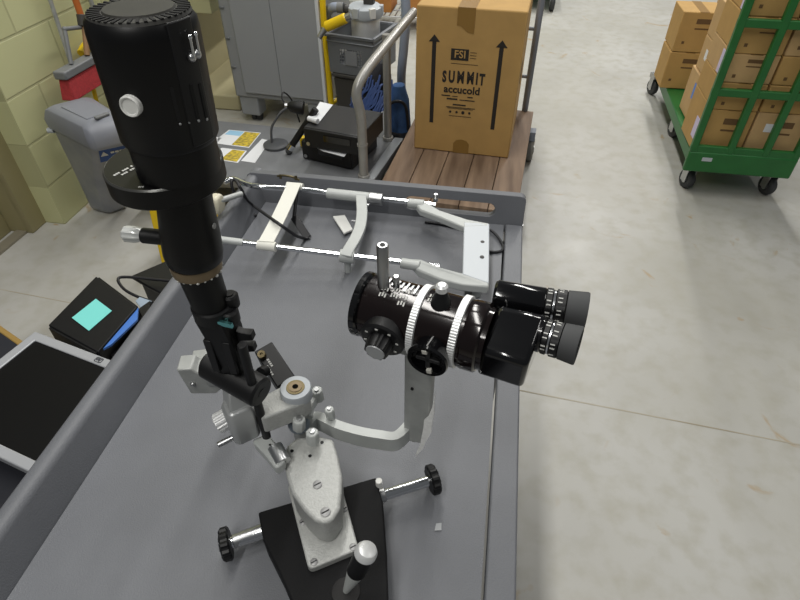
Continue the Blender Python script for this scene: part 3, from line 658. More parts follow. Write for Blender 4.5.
# ------------------------------------------------------------------ low table with monitor, computers, left of the cart
d1 = at(0, 326, .43); d2 = at(30, 347, .43); ex = (d2-d1); ex.z = 0; ex.normalize()
lm = frame(d1.lerp(d2, .5), x=ex)
t = thing('low_table', lm @ V((.22, -.35, -.43)), 'low black table with tan edge under the silver monitor, left of the tray', 'table')
obj('tabletop', box(B(), lm, (.86, .62, .03), (.10, -.32, -.016)), 'navy', t, bevel=.004)
obj('edge_strip', box(B(), lm, (.86, .016, .034), (.10, -.006, -.016)), mat('tan_edge_strip', (150, 122, 66), .5), t, bevel=.003)
for x, y in ((-.29, -.05), (.49, -.05), (-.29, -.58), (.49, -.58)): obj('leg', box(B(), lm, (.04, .04, .40), (x, y, -.23)), 'navy', t)
mz = .50
c0, c1 = at(35, 331, mz), at(106, 358, mz); bxd = (c1-c0).normalized(); mm = frame(c0, x=bxd)   # far left corner of the bezel
MW, MH = .445, .30
t = thing('computer_monitor', mm @ V((MW/2, -MH/2, 0)), 'silver framed computer monitor lying face up beside the grey tray', 'monitor')
bm = plate_hole(B(), [(0, 0), (0, -MH), (MW, -MH), (MW, 0)], [(.026, -.024), (.026, -MH+.024), (MW-.026, -MH+.024), (MW-.026, -.024)], mm @ Matrix.Translation((0, 0, -.022)), .022); obj('bezel', bm, 'silverbez', t, bevel=.003)
obj('screen', box(B(), mm, (MW-.05, MH-.046, .01), (MW/2, -MH/2, -.009)), 'screen', t)
obj('rear_shell', box(B(), mm, (MW-.02, MH-.02, .045), (MW/2, -MH/2, -.0455)), 'dark', t, bevel=.01)
bm = B(); lg = mm @ Matrix.Translation((MW/2+.005, -.012, .0002)) @ Matrix.Rotation(R(180), 4, 'Z')
bm = plate_hole(bm, rrect(.022, .015, .004), [(p[0]*.9, p[1]*.9) for p in rrect(.020, .013, .005)], lg, .0006); text_bm(bm, 'hp', lg, .014, shear=.3, bold=.0006); obj('logo', bm, mat('dark_logo_print', (62, 64, 70), .5), t)
# second monitor shell edge below it (silver strip further down)
# black computers with the aqua note
P = [at(x, y, mz) for x, y in ((97, 276), (48, 325), (100, 350))]
ex2 = (P[1]-P[0]).normalized(); L1 = (P[1]-P[0]).length
bmx2 = frame(P[0], x=ex2); wv = bmx2.inverted() @ P[2]
sgn = 1 if wv.y > 0 else -1
t = thing('flat_computer', bmx2 @ V((L1/2, sgn*.17, -.1)), 'flat black computer with aqua sticky note, behind the silver monitor', 'computer')
QC = [at(x, y, mz) for x, y in ((96, 276), (48, 325), (98, 352), (137, 307))]; qc_ = sum(QC, V((0, 0, 0)))/4
def shr(k, dz): return [V((qc_.x+(p.x-qc_.x)*k, qc_.y+(p.y-qc_.y)*k, mz+dz)) for p in QC]
obj('case', loft(B(), [shr(1, -.05), shr(1, 0)]), mat('black_steel_case', (18, 18, 20), .5, spec=.3), t, bevel=.003)
for i_, nm_, m_ in ((1, 'front_bezel', 'dark'), (3, 'rear_panel', 'dark')):
    e0, e1 = QC[i_], QC[(i_+1) % 4]; ee = (e1-e0).normalized(); nn = V((ee.y, -ee.x, 0)); nn = nn if nn.dot(e0-qc_) > 0 else -nn
    obj(nm_, prism(B(), [e0+ee*.006-Z*.046, e1-ee*.006-Z*.046, e1-ee*.006-Z*.004, e0+ee*.006-Z*.004], nn*.005), m_, t, bevel=.001)
t = thing('flat_computer', bmx2 @ V((L1/2, sgn*.17, -.2)), 'black computer directly under the one with the aqua sticky note', 'computer')
obj('case', loft(B(), [shr(1.03, -.102), shr(1.03, -.052)]), mat('black_steel_case', (16, 16, 18), .5, spec=.3), t, bevel=.003)
obj('side_panel', loft(B(), [shr(1.05, -.095), shr(1.05, -.060)]), 'dark', t, bevel=.002)
t = thing('storage_tote', bmx2 @ V((L1/2, sgn*.12, -.5)), 'black tote on the floor carrying the two flat black computers', 'tote')
q = [bmx2 @ V(p) for p in ((.03, sgn*.02, 0), (L1-.0, sgn*.02, 0), (L1-.0, sgn*.19, 0), (.03, sgn*.19, 0))]
obj('tub', loft(B(), [shr(.7, -.5), shr(.8, -.118)]), 'dark', t, bevel=.01); obj('lid', loft(B(), [shr(.84, -.1175), shr(.84, -.103)]), 'dark', t)
P = [at(x, y, mz+.001) for x, y in ((96, 299), (72, 318), (89, 331), (112, 311))]
tag(obj('sticky_note', prism(B(), P, (0, 0, .0012)), 'teal'), 'square aqua sticky note on the flat black computer', 'note')
P = [at(x, y, .488) for x, y in ((139, 309), (138, 321), (112, 346), (101, 352))]
bl = [p+V((0, 0, 0)) for p in P]
tag(obj('blue_folder', prism(B(), bl, (0, 0, .006)), 'blue'), 'blue folder wedged between flat black computer and the tray side', 'folder')
P = [at(x, y, .46) for x, y in ((150, 300), (133, 312), (104, 347), (112, 356), (150, 318))]
bt = tag(obj('black_tray', prism(B(), [p+V((0, 0, -.02)) for p in P], (0, 0, .018)), 'dark'), 'black slab under the blue folder beside the tray side', 'tray')
P = [V((p.x, p.y, 0)) for p in P]; c = sum(P, V((0, 0, 0)))/5
obj('stand', prism(B(), [c+(p-c)*.35+V((.03, 0, 0)) for p in P], (0, 0, .44)), 'dark', bt)
# black case with pointed lid and wire loop
P = [at(x, y, .42) for x, y in ((130, 276), (172, 258), (215, 262), (175, 300), (147, 286))]
t = thing('black_case', sum([V((p.x, p.y, 0)) for p in P], V((0, 0, 0)))/5, 'black case with angular lid standing behind the flat black computer', 'case')
obj('lid', prism(B(), [p+V((0, 0, -.012)) for p in P], (0, 0, .012)), 'satin', t, bevel=.004)
c = sum(P, V((0, 0, 0)))/5
obj('body', loft(B(), [[V(((c.x+(p.x-c.x)*.75), (c.y+(p.y-c.y)*.75), 0)) for p in P], [V(((c.x+(p.x-c.x)*.80), (c.y+(p.y-c.y)*.8), .407)) for p in P]]), 'dark', t, bevel=.006)
wp = [at(x, y, z) for x, y, z in ((172, 281, .44), (150, 279, .44), (124, 277, .44), (118, 280, .44), (124, 289, .44), (136, 296, .44), (150, 301, .44), (160, 305, .44))]
tag(obj('wire_loop', tube(B(), wp, .0045, 8, 5), 'cable'), 'bent dark wire loop lying beside the black case with angular lid', 'wire')
P = [at(x, y, .45) for x, y in ((136, 302), (140, 298), (152, 302), (142, 310))]
tag(obj('pale_card', prism(B(), P, (0, 0, .004)), mat('pale_blue_card', (150, 165, 180), .6)), 'pale blue grey card under the dark wire loop', 'card')
# yellow folded floor sign
s0 = at(161.5, 263, 0); s1 = V((s0.x+.26, s0.y+.06, 0))
t = thing('wet_floor_sign', s0.lerp(s1, .5), 'yellow folding floor sign standing on the concrete behind the black tower', 'sign')
sm = frame(s0, x=s1-s0)
for k, (y, a_) in enumerate(((0, 6), (.09, -6))):
    m = sm @ Matrix.Translation((0, y, 0)) @ Matrix.Rotation(R(-a_), 4, 'X')
    pn = obj('panel', prism(B(), [m @ V(p) for p in ((0, 0, 0), (.05, 0, 0), (.06, 0, .03), (.22, 0, .03), (.23, 0, 0), (.28, 0, 0), (.25, 0, .58), (.2, 0, .60), (.08, 0, .60), (.03, 0, .58))], m.to_3x3() @ V((0, .012, 0))), 'yellow', t, bevel=.003)
    bm = B(); box(bm, m, (.2, .002, .02), (.14, -.001, .47)); box(bm, m, (.2, .002, .012), (.14, -.001, .44)); obj('black_stripe', bm, 'ink', pn)
obj('handle', box(B(), sm, (.1, .05, .02), (.14, .045, .60)), 'yellow', t, bevel=.004)

# ------------------------------------------------------------------ the grey utility cart
TZ = .80
XL, XR, YF, YB = -.515, .055, -.06, 1.085
t = thing('utility_cart', (-.23, .53, 0), 'grey plastic utility cart with deep tray and slotted end panel in the foreground', 'cart')
CART = t
tr = obj('tray', box(B(), (0, 0, 0), (XR-.003-XL, YB-YF, .018), ((XL+XR-.003)/2, (YB+YF)/2, TZ-.009)), 'tray', t)
def side_prof(x0, sgn_, y0, y1):
    pts = [(XL, TZ-.018), (XL, TZ), (XL-.0016, TZ+.004), (XL-.014, TZ+.052), (XL-.0165, TZ+.0565), (XL-.022, TZ+.0605), (XL-.036, TZ+.061), (XL-.041, TZ+.057), (XL-.043, TZ+.048), (XL-.040, TZ-.02)]
    return pts
bm = B(); prism(bm, [V((x, YF-.03, z)) for x, z in side_prof(0, 0, 0, 0)], (0, 1.137-YF+.03, 0)); obj('side_wall', bm, 'tray', t, smooth=50)
# right side: a flush flat ledge with a thin groove
obj('side_ledge', box(B(), (0, 0, 0), (.038, YB+.0-YF+.03, .022), (XR+.001+.019, (YB+YF-.03)/2+.0, TZ-.0075)), 'tray', t, bevel=.003)
obj('ledge_apron', box(B(), (0, 0, 0), (.012, YB-YF, .05), (XR+.030, (YB+YF)/2, TZ-.043)), 'tray', t, bevel=.003)
# end panel with hand slot (leaning back a little)
lean = R(14)
em = Matrix.Translation((0, YB-.002, TZ-.018)) @ Matrix.Rotation(R(90)-lean, 4, 'X')
PX0, PX1 = XL-.043, XR+.039
def zz(z): return (z-(TZ-.018))/math.cos(lean)
outer = [(PX0, 0), (PX1, 0)] + [(PX1-.012+.012*math.cos(a), zz(.866)-.012+.012*math.sin(a)) for a in (0, R(30), R(60), R(90))] + [(PX0+.01, zz(.866)), (PX0, zz(.86))]
slot = stadium((-.178+.028)/2, zz(.8295), .1035, .0155)
obj('end_panel', plate_hole(B(), outer, slot, em @ Matrix.Translation((0, 0, -.030)), .030), 'tray', t, bevel=.007, seg=3)
bm = B(); prism(bm, [V((x, YF-.03, z)) for x, z in ((XL, TZ-.018), (XR+.035, TZ-.018), (XR+.035, TZ+.0), (XL, TZ+.06))], (0, .025, 0)); obj('front_wall', bm, 'tray', t, bevel=.006)
sh = obj('lower_shelf', box(B(), (0, 0, 0), (XR-XL+.04, YB-YF-.02, .05), ((XL+XR)/2+.005, (YB+YF)/2, .22)), 'tray', t, bevel=.012)
for x in (XL+.02, XR-.0):
    for y in (YF+.06, YB-.06):
        obj('leg', box(B(), (0, 0, 0), (.07, .08, TZ-.03-.24), (x, y, (TZ-.02+.24)/2)), 'tray', t, bevel=.012)
        w = obj('caster_wheel', cyl(B(), (x-.016, y, .062), (x+.016, y, .062), .062), 'wheel', t, bevel=.01); obj('caster_fork', box(B(), (x, y, .16), (.045, .06, .08)), 'steel', w)
# small debris
sc_ = at(438, 527, TZ+.0006); tag(obj('paper_scrap', prism(B(), [sc_+V(p) for p in ((-.004, -.006, 0), (.005, -.004, 0), (.004, .006, 0), (-.003, .004, 0))], (0, 0, .001)), mat('grey_scrap', (168, 170, 172), .8)), 'tiny white scrap lying on the tray floor right of the joystick', 'scrap')

# ------------------------------------------------------------------ headrest frame lying in the tray
t = thing('headrest_frame', (-.25, .98, TZ), 'headrest frame of chrome rods and pale grey arms lying in the tray', 'headrest')
zu, zl = TZ+.052, TZ+.040
def u(x, y): k = min(max((x-262)/70, 0), 1); return at(x, y, TZ+.076+(.053-.076)*k)
def l(x, y): return at(x, y, TZ+.073+(.040-.073)*min(max((x-205)/140, 0), 1))
r1 = [u(224, 182), u(234, 179), u(246, 184), u(262, 187), u(300, 189.5)]
upr = obj('upper_rod', tube(B(), r1+[u(300+27.2*k, 189.5+3.1*k) for k in range(1, 6)], .0062, 14, 5), 'chrome', t)
lor = obj('lower_rod', tube(B(), [l(200, 237), l(345, 255.2), l(440, 267)], .0062, 14, 0), 'chrome', t)
obj('end_sleeve', cyl(B(), l(200, 237), l(243, 242.5), .0072), 'greypaint', lor)
# forehead band
b0, b1 = u(295, 187), l(267, 246)
def band(p0, p1, hw, sag):
    "flat strip between the rods, wrapped a little over each"
    d = (p1-p0); s = V((1, .05, 0)).normalized(); n = 10; a, b_ = [], []
    for k in range(n+1):
        tt = k/n; p = p0+d*tt+V((0, 0, .009-sag*4*tt*(1-tt))); a.append((p-s*hw, p+s*hw))
    return a
rows_ = band(b0, b1, .0155, .004)
bm = B(); loft(bm, [[p, q, q+V((0, 0, .0025)), p+V((0, 0, .0025))] for p, q in rows_]); fb = obj('forehead_band', bm, 'bandwhite', t)
for P0, rd in ((b0, 1), (b1, 1)): 
    bm = B(); d_ = V((1, -.03, 0)).normalized(); cyl(bm, P0-d_*.019, P0+d_*.019, .0098); obj('band_loop', bm, 'bandwhite', fb)
bm = B(); p = u(289, 182.5); 
for k in (-1, 1): cyl(bm, p+V((k*.018, -.002, .009)), p+V((k*.018, .002, .018)), .003)
tube(bm, [p+V((-.026, 0, .014)), p+V((-.01, 0, .017)), p+V((.012, 0, .015)), p+V((.026, 0, .008))], .0025, 8); obj('wire_clip', bm, mat('dark_brass', (88, 80, 58), .4, metal=.8), fb)
# pale grey sleeve + curved chin arm + clamp
s0, s1 = u(327, 193.2), u(370, 197.8)
sl = obj('sleeve', cyl(B(), s0, s1, .0118), 'greypaint', t, bevel=.002)
obj('clamp_ring', cyl(B(), u(369.5, 198), u(383, 199.8), .0135), 'steel', t, bevel=.0015)
obj('chin_arm', tube(B(), [u(361, 198)+V((0, 0, .004)), at(362, 212, TZ+.057), at(360.5, 226, TZ+.057), at(356, 238, TZ+.056), at(349, 250, TZ+.052), at(346, 257, TZ+.047)], .01, flat=(.0235, .010, (1, 0, .0)), n=6), 'greypaint', t, bevel=.002)
obj('lower_clamp', cyl(B(), l(340, 255.5), l(354.5, 257.2), .0135), 'greypaint', t, bevel=.0015)
obj('screw', cyl(B(), at(352, 221, TZ+.05), at(357, 222, TZ+.05), .0025), 'steel', t); obj('screw', cyl(B(), at(366, 205, TZ+.055), at(369, 205, TZ+.055), .003), 'steel', t)
# right hand bracket: two arms and a white plate with two screw holes
ph = TZ+.062
pl = [at(464, 222, ph), at(489.5, 223.5, ph), at(489, 283, ph-.004), at(462.5, 274, ph-.004)]
def slab(pts, dz): return prism(B(), [p+V((0, 0, -dz)) for p in pts], (0, 0, dz))
plt = obj('end_plate', slab(pl, .012), mat('white_painted_plate', (196, 201, 206), .4), t, bevel=.002)
obj('plate_lip', slab([pl[3]+V((.001, 0, -.012)), pl[2]+V((-.001, 0, -.012)), pl[2]+V((-.001, .02, -.012)), pl[3]+V((.001, .02, -.012))], .016), 'greypaint', plt, bevel=.002)
for x, y in ((482.5, 242), (482, 257)):
    p = at(x, y, ph-.002); obj('screw', cyl(B(), p+V((0, 0, -.004)), p+V((0, 0, .0012)), .0042), 'charcoal', plt, bevel=.0006)
sk = obj('upper_socket', cyl(B(), u(408, 203), u(424, 204.5), .0105), 'greypaint', t, bevel=.0015)
def arm(p0, p1, p2, h0, h1, th):
    d = (p1-p0).normalized()
    bm = B(); bt = V((0, 0, -1))
    n = d.cross(bt).normalized()*th
    a = [p0+V((0, 0, .009)), p1+V((0, 0, .004)), p1+V((0, 0, -h1)), p2, p0+V((0, 0, -h0))]
    return prism(bm, [q-n/2 for q in a], n)
obj('upper_arm', prism(B(), [u(412, 201)+V((0, 0, .006)), u(424, 203)+V((0, 0, .006)), at(440, 210, zu+.008), at(467, 219, ph), at(489, 223, ph), at(489, 226, ph), at(464, 227, ph), at(440, 217, zu+.006), at(420, 210, zu+.002)], (0, 0, -.016)), 'greypaint', t, bevel=.003)
obj('arm_web', prism(B(), [at(418, 209, zu), at(463, 226, ph-.004), at(463, 229, ph-.02), at(446, 222, TZ+.030), at(428, 219, TZ+.02), at(420, 213, TZ+.032)], (0, .006, 0)), 'barepaint', t, bevel=.002)
sk2 = obj('lower_socket', cyl(B(), l(401, 263), l(420, 266), .0105), 'greypaint', t, bevel=.0015)
obj('lower_arm', prism(B(), [l(408, 260)+V((0, 0, .004)), l(421, 261.5)+V((0, 0, .006)), at(440, 267, zl+.012), at(463, 273, ph-.004), at(489, 282, ph-.004), at(489, 287, ph-.008), at(462, 284, ph-.01), at(440, 279, zl+.006), at(418, 270, zl+.002)], (0, 0, -.018)), 'greypaint', t, bevel=.003)
p = u(435.5, 201); obj('thumb_screw', cyl(B(), p+V((0, 0, .0)), p+V((0, 0, .018)), .0055), 'steel', t, bevel=.001)
# cream end knob behind the lamp tower
p = at(216.5, 203, TZ+.094)
kn = obj('end_knob', loft(B(), [[p+V((x*k, y*k, z)) for x, y in ((-.014, -.02), (.014, -.02), (.016, .02), (-.014, .02))] for z, k in ((-.022, .6), (-.008, .8), (.010, .75), (.018, .55))]), 'cream', t, bevel=.004)
obj('knob_rod', cyl(B(), p+V((.005, 0, .005)), u(241, 194), .0062), 'greypaint', kn)
# supports under the rods (so it rests on the tray)
for q_ in (u(292, 189), l(268, 246), l(349, 257)):
    f_ = V((q_.x, q_.y+.004, TZ+.001))
legs = obj('support_leg', tube(B(), [at(294, 217, TZ+.034), at(308, 238, TZ+.004)], .008, flat=(.016, .008, (1, 0, 0)), n=0), 'cable', t, bevel=.001)
obj('support_stay', cyl(B(), u(297, 190)+V((0, -.002, -.004)), at(294, 217, TZ+.032), .004), 'cable', legs)
pe = at(452, 222, TZ+.001)
obj('rest_foot', cyl(B(), V((pl[2].x-.02, pl[2].y+.03, TZ+.0005)), V((pl[2].x-.02, pl[2].y+.03, ph-.012)), .009), 'greypaint', t)
obj('rest_foot', cyl(B(), l(347, 256)+V((0, 0, -.012)), V((l(347, 256).x, l(347, 256).y, TZ+.0005)), .007), 'greypaint', t)

tag(obj('black_cable', tube(B(), [at(x, y, z) for x, y, z in ((256, 216, TZ+.0045), (245, 208, TZ+.015), (234, 192, TZ+.066), (231.5, 182, TZ+.088), (235, 180, TZ+.090), (240, 187, TZ+.086), (247, 200, TZ+.045), (254, 206, TZ+.025), (260, 210.5, TZ+.05), (272, 219, TZ+.072), (282, 226, TZ+.074), (295, 235, TZ+.04), (303, 238, TZ+.010), (309, 238, TZ+.0045))], .0034, 8, 6), 'cable'), 'thin black cable looped over the left end of the upper chrome rod', 'cable')
tag(obj('black_cable', tube(B(), [at(x, y, TZ+z) for x, y, z in ((425, 222, .003), (440, 224, .003), (460, 228, .004), (478, 228, .006), (490, 230, .008), (498, 237, .006), (503, 246, .004), (501, 251, .003), (492, 252, .003), (480, 250, .003))], .0030, 8, 6), 'cable'), 'thin black cable loop curling out beyond the white end plate', 'cable')
P = [at(x, y, TZ+.006) for x, y in ((333, 218), (345, 216.5), (353, 231), (344, 235))]
tag(obj('plastic_strip', prism(B(), P, (0, 0, .005)), 'white', bevel=.001), 'small white strip on the tray floor beside the curved grey arm', 'strip')
# ------------------------------------------------------------------ the slit lamp microscope
def on_plane(x, y, P, n):
    d = ray(x, y); O = V((0, 0, CAMH)); return O + d*((P-O).dot(n)/d.dot(n))
def on_cyl(x, y, P, ax, r):
    "nearest point of a cylinder (axis through P along ax) on a sight line, with its normal"
    O = V((0, 0, CAMH))-P; d = ray(x, y); ax = ax.normalized()
    o2 = O-ax*O.dot(ax); d2 = d-ax*d.dot(ax); a, b, c = d2.dot(d2), 2*o2.dot(d2), o2.dot(o2)-r*r
    disc = max(b*b-4*a*c, 0); t = (-b-math.sqrt(disc))/(2*a); p = O+d*t; n = (p-ax*p.dot(ax)).normalized(); return p+P, n
ob_ = V((-.135, .33, TZ))
S = thing('slit_lamp', ob_, 'black and silver slit lamp microscope with tall lamp housing standing in the grey tray', 'microscope')
# --- base
bz = .848
pts = [at(x, y, bz) for x, y in ((258, 512), (376, 477), (383, 502), (387, 555), (389, 610), (388, 655), (300, 668), (291, 600), (280, 574), (263, 540))]
base = obj('base', prism(B(), [p+V((0, 0, -.044)) for p in pts], (0, 0, .044)), 'basebl', S, bevel=.0025)
for i in (0, 1, 5, 6):
    c = sum(pts, V((0, 0, 0)))/len(pts); p = pts[i].lerp(c, .14); obj('rubber_foot', cyl(B(), (p.x, p.y, TZ), (p.x, p.y, TZ+.006), .009), 'rubber', base)
za = .826
aL, aR = at(226, 544, za), at(433, 479.5, za); ad = (aR-aL).normalized()
axle = obj('axle', cyl(B(), aL, aR, .0078), 'chrome', S)
obj('axle_sleeve', cyl(B(), at(266, 529, za), at(233, 541.5, za), .0086), 'steel', axle, bevel=.001)
obj('axle_sleeve', cyl(B(), at(375, 497, za), at(385, 494, za), .010), 'steel', axle, bevel=.001)
for e, s in ((aL, -1), (aR, 1)):
    bm = B(); lathe(bm, frame(e-ad*.006, z=ad), [(0, .0185), (.002, .021), (.010, .021), (.012, .0185), (.012, 0)], 44, ripple=.10)
    k = obj('axle_knob', bm, 'satin', S, smooth=25)
    obj('knob_hub', cyl(B(), e+ad*(s*.0), e+ad*s*.0085, .008), 'steel', k, bevel=.001)
    bm = B(); f = frame(e, z=ad)
    for j in range(8): a_ = j*math.pi/4; c = f @ V((.0145*math.cos(a_), .0145*math.sin(a_), s*.0062)); cyl(bm, c-ad*.0005, c+ad*.0005, .0025, seg=10)
    obj('grip_dimples', bm, 'dark', k)
p = at(379, 483, bz+.004); obj('lock_screw', cyl(B(), p+V((0, 0, -.01)), p+V((0, 0, .006)), .0045), 'white', S, bevel=.001)
# --- silver plate, pedestal
pz = .860
def rounded(pts, r=.008, n=4):
    out = []
    for i, p in enumerate(pts):
        a, b = pts[i-1], pts[(i+1) % len(pts)]; p0 = p+(a-p).normalized()*r; p1 = p+(b-p).normalized()*r
        for k in range(n+1): t_ = k/n; out.append(p0*(1-t_)**2+p*2*t_*(1-t_)+p1*t_*t_)
    return out
q = rounded([at(x, y, pz) for x, y in ((287, 484), (336, 466), (359, 549), (308.5, 570))])
pl_ = obj('silver_plate', prism(B(), [p+V((0, 0, bz-pz)) for p in q], (0, 0, pz-bz)), 'hammer', S, bevel=.002, seg=3)
def slot_screw(p, n, r, parent, name='screw', m='screw'):
    f = frame(p, z=n); bm = B(); lathe(bm, f, [(-.001, r), (.0005, r), (.001, r*.8), (.001, 0)], 18); s_ = obj(name, bm, m, parent)
    bm = B(); box(bm, f @ Matrix.Rotation(.7, 4, 'Z'), (r*1.6, r*.28, .0004), (0, 0, .0011)); obj('slot', bm, 'dark', s_)
for x, y in ((303, 522), (344, 509), (353, 547), (314, 562)): slot_screw(at(x, y, pz), Z, .0045, pl_)
tz_ = .912
top_ = [at(x, y, tz_) for x, y in ((284, 462), (286, 446), (297, 437), (318, 435), (333, 439), (338, 456), (342, 475), (341.5, 490), (340, 508), (333, 520), (324.6, 523.5), (315, 520.5), (304, 510), (292, 493), (286, 474))]
cc = sum(top_, V((0, 0, 0)))/len(top_)
low_ = [V((cc.x+(p.x-cc.x)*.97, cc.y+(p.y-cc.y)*.985, pz)) for p in top_]
mid_ = [V((p.x, p.y, tz_-.016)) for p in top_]
ped = obj('pedestal', loft(B(), [low_, mid_, top_]), 'hammer', S, bevel=.004, seg=3, smooth=50)
slot_screw(at(317.5, 484.5, tz_+.0005), Z, .0055, ped); slot_screw(at(325.5, 512, tz_+.0005), Z, .006, ped)
for x, y in ((292, 451), (310, 456), (322, 442.5)): c = at(x, y, tz_); obj('hole', cyl(B(), c+V((0, 0, -.002)), c+V((0, 0, .0005)), .0022), 'dark', ped)
# --- joystick
j0, j1 = at(346, 591, bz+.004), at(367.5, 549.5, .932); jd = (j1-j0).normalized(); jl = (j1-j0).length
obj('joystick_boot', lathe(B(), frame(at(346, 592, bz), z=Z), [(0, .017), (.002, .016), (.004, .007), (.004, 0)], 32), mat('dark_boot_rubber', (30, 29, 29), .8), S)
jf = frame(j0, z=jd)
js = obj('joystick', lathe(B(), jf, [(0, .0035), (.003, .0042), (jl*.46, .0098), (jl*.48, .0102), (jl*.48, 0)], 32), 'greypaint', S)
obj('joystick_grip', lathe(B(), jf, [(jl*.48, .0105), (jl*.9, .0122), (jl*.9, 0)], 36), 'satin', js, bevel=.0008)
obj('joystick_cap', lathe(B(), jf, [(jl*.9, .0124), (jl*.96, .0122), (jl*1.01, .0100), (jl*1.025, .008), (jl*1.03, 0)], 36), 'alu', js, smooth=30)
# --- central pivot and fittings
pv = at(295.5, 387.5, .985); PV = lambda z: V((pv.x, pv.y, z))
obj('pivot_shaft', cyl(B(), PV(tz_-.05), PV(.965), .014), 'barepaint', S)
dT = (at(240, 418, .975)-PV(.975)); dT.z = 0; dT.normalize(); nT = V((-dT.y, dT.x, 0))
arm_ = obj('lamp_arm', prism(B(), [PV(.946)+dT*a+nT*b for a, b in ((-.012, -.016), (.0, -.020), (.046, -.0165), (.052, -.014), (.052, .014), (.046, .0165), (0, .020), (-.012, .016))], (0, 0, .030)), 'hammer', S, bevel=.003, seg=3)
boss = obj('pivot_boss', lathe(B(), frame(PV(.970), z=Z), [(0, .0195), (.0135, .0195), (.0152, .0182), (.0152, 0)], 40), mat('pale_blue_grey_boss', (170, 175, 180), .4, metal=.1), S)
obj('brass_bush', lathe(B(), frame(PV(.985), z=Z), [(0, .0115), (.0012, .0112), (.0012, 0)], 32), 'brass', boss)
obj('bush_ring', lathe(B(), frame(PV(.9862), z=Z), [(0, .008), (.0008, .008), (.0008, 0)], 24), 'bronze', boss)
obj('bush_hole', lathe(B(), frame(PV(.987), z=Z), [(0, .0036), (.0004, .0036), (.0004, 0)], 18), mat('bore_black', (5, 5, 5), .9, spec=.1), boss)
# ball and hex fittings in front of the pivot
bc = at(299, 423, .926); obj('ball_joint', ball(B(), bc, .0145, 24), mat('blue_grey_ball', (120, 130, 140), .4, metal=.4), S)
def knurl(p0, p1, r, parent, name='clamp_knob', m='greypaint'):
    d = V(p1)-V(p0); L = d.length
    k = obj(name, lathe(B(), frame(p0, z=d), [(0, r*.92), (L*.1, r), (L*.88, r), (L, r*.86), (L, 0)], 8), m, parent, bevel=.0008, smooth=30)
    obj('knob_pin', cyl(B(), V(p1)-d*.05, V(p1)+d.normalized()*.0025, r*.4), 'steel', k); return k
knurl(at(299, 428, .935), at(299, 419, .955), .0085, S)
knurl(at(313, 442, .922), at(312, 432, .942), .0085, S)
knurl(at(319, 399, .935), at(316.5, 390, .955), .0078, S)
knurl(at(331, 417, .918), at(329, 409, .936), .0065, S)
obj('fork', tube(B(), [at(309, 417, .935), at(310, 407, .94), at(314, 400, .94), at(317, 393, .945)], .01, flat=(.016, .009, (0, 0, 1)), n=5), 'greypaint', S, bevel=.002)
# --- microscope arm
MZ = 1.11
mc = at(421, 320, MZ); ma = V((.975, -.222, 0)).normalized(); mn = V((.222, .975, 0)).normalized()
MF = Matrix((ma, mn, Z)).transposed().to_4x4(); MF.translation = mc      # local x = along the tube, y = away, z = up
colL = MF @ V((-.0165, 0, 0)); az = .903
pa = [PV(az)+V((.008, 0, 0)), at(318, 421, az), at(338, 430, az), at(360, 436.5, az), at(380, 440, az), at(396, 441, az)]
end = V((colL.x+.004, colL.y, az)); pa.append(end)
obj('scope_arm', tube(B(), pa, .01, flat=(.026, .0125, (0, 0, 1)), n=7), 'greypaint', S, bevel=.0025, seg=3, smooth=60)
def CF(x, z, y=0): p = MF @ V((x, y, 0)); return V((p.x, p.y, z))
z0 = az-.014
prof = [(-.0165, z0), (-.002, z0), (.008, z0+.004), (.015, z0+.014), (.0175, z0+.03), (.0185, 1.085), (-.0165, 1.085)]
col_ = obj('scope_column', prism(B(), [CF(x, z, -.0065) for x, z in prof], CF(0, 0, .0065)-CF(0, 0, -.0065)), 'barepaint', S, bevel=.0025, seg=3)
obj('saddle', prism(B(), [CF(x, z, -.014) for x, z in ((-.03, 1.085), (.03, 1.085), (.03, 1.072), (.02, 1.062), (-.02, 1.062), (-.03, 1.072))], CF(0, 0, .014)-CF(0, 0, -.014)), 'barepaint', S, bevel=.002)
P_ = CF(-.0, 0, -.0078); cp = on_plane(412, 389, P_, mn); obj('hole', cyl(B(), cp+mn*.002, cp-mn*.0008, .0018), 'dark', col_)
P2 = CF(0, 0, -.016)
outl = [(435, 393), (434, 412), (432, 424), (431, 433), (429, 437), (426, 441), (423, 449), (419, 453), (415.5, 457), (417, 451), (420, 445), (421.5, 437), (423.5, 427), (424, 420), (428, 417), (432, 408)]
obj('torn_tape', prism(B(), [on_plane(x, y, P2, mn) for x, y in outl], mn*.0018), 'tapewhite', S)
# --- microscope body
XF = frame(MF.translation, x=mn, z=ma)      # lathe axis along the tube
tubeb = obj('scope_tube', lathe(B(), XF, [(-.060, .0335), (-.058, .036), (.062, .0365), (.064, .034), (.064, 0)], 64), 'brownblack', S, smooth=30)
obj('objective_ring', lathe(B(), XF, [(-.067, .0325), (-.070, .033), (-.069, .0362), (-.063, .0362), (-.061, .0340), (-.060, .033), (-.067, .02)], 56), 'gloss', tubeb, smooth=30)
obj('objective_lens', lathe(B(), XF, [(-.0655, 0), (-.0645, .022), (-.0625, .0325), (-.0605, .0325), (-.0605, 0)], 40), mat('dark_coated_lens', (30, 34, 48), .05, coat=1), tubeb)
for s0_ in (-.0035, .0405):
    obj('knurled_ring', lathe(B(), XF, [(s0_, .0368), (s0_+.0008, .0390), (s0_+.0078, .0390), (s0_+.0086, .0368)], 320, ripple=.010), 'alu', tubeb, smooth=20)
obj('rear_ring', lathe(B(), XF, [(.052, .0368), (.054, .0374), (.068, .0374), (.070, .035)], 64), 'brownblack', tubeb, smooth=30)
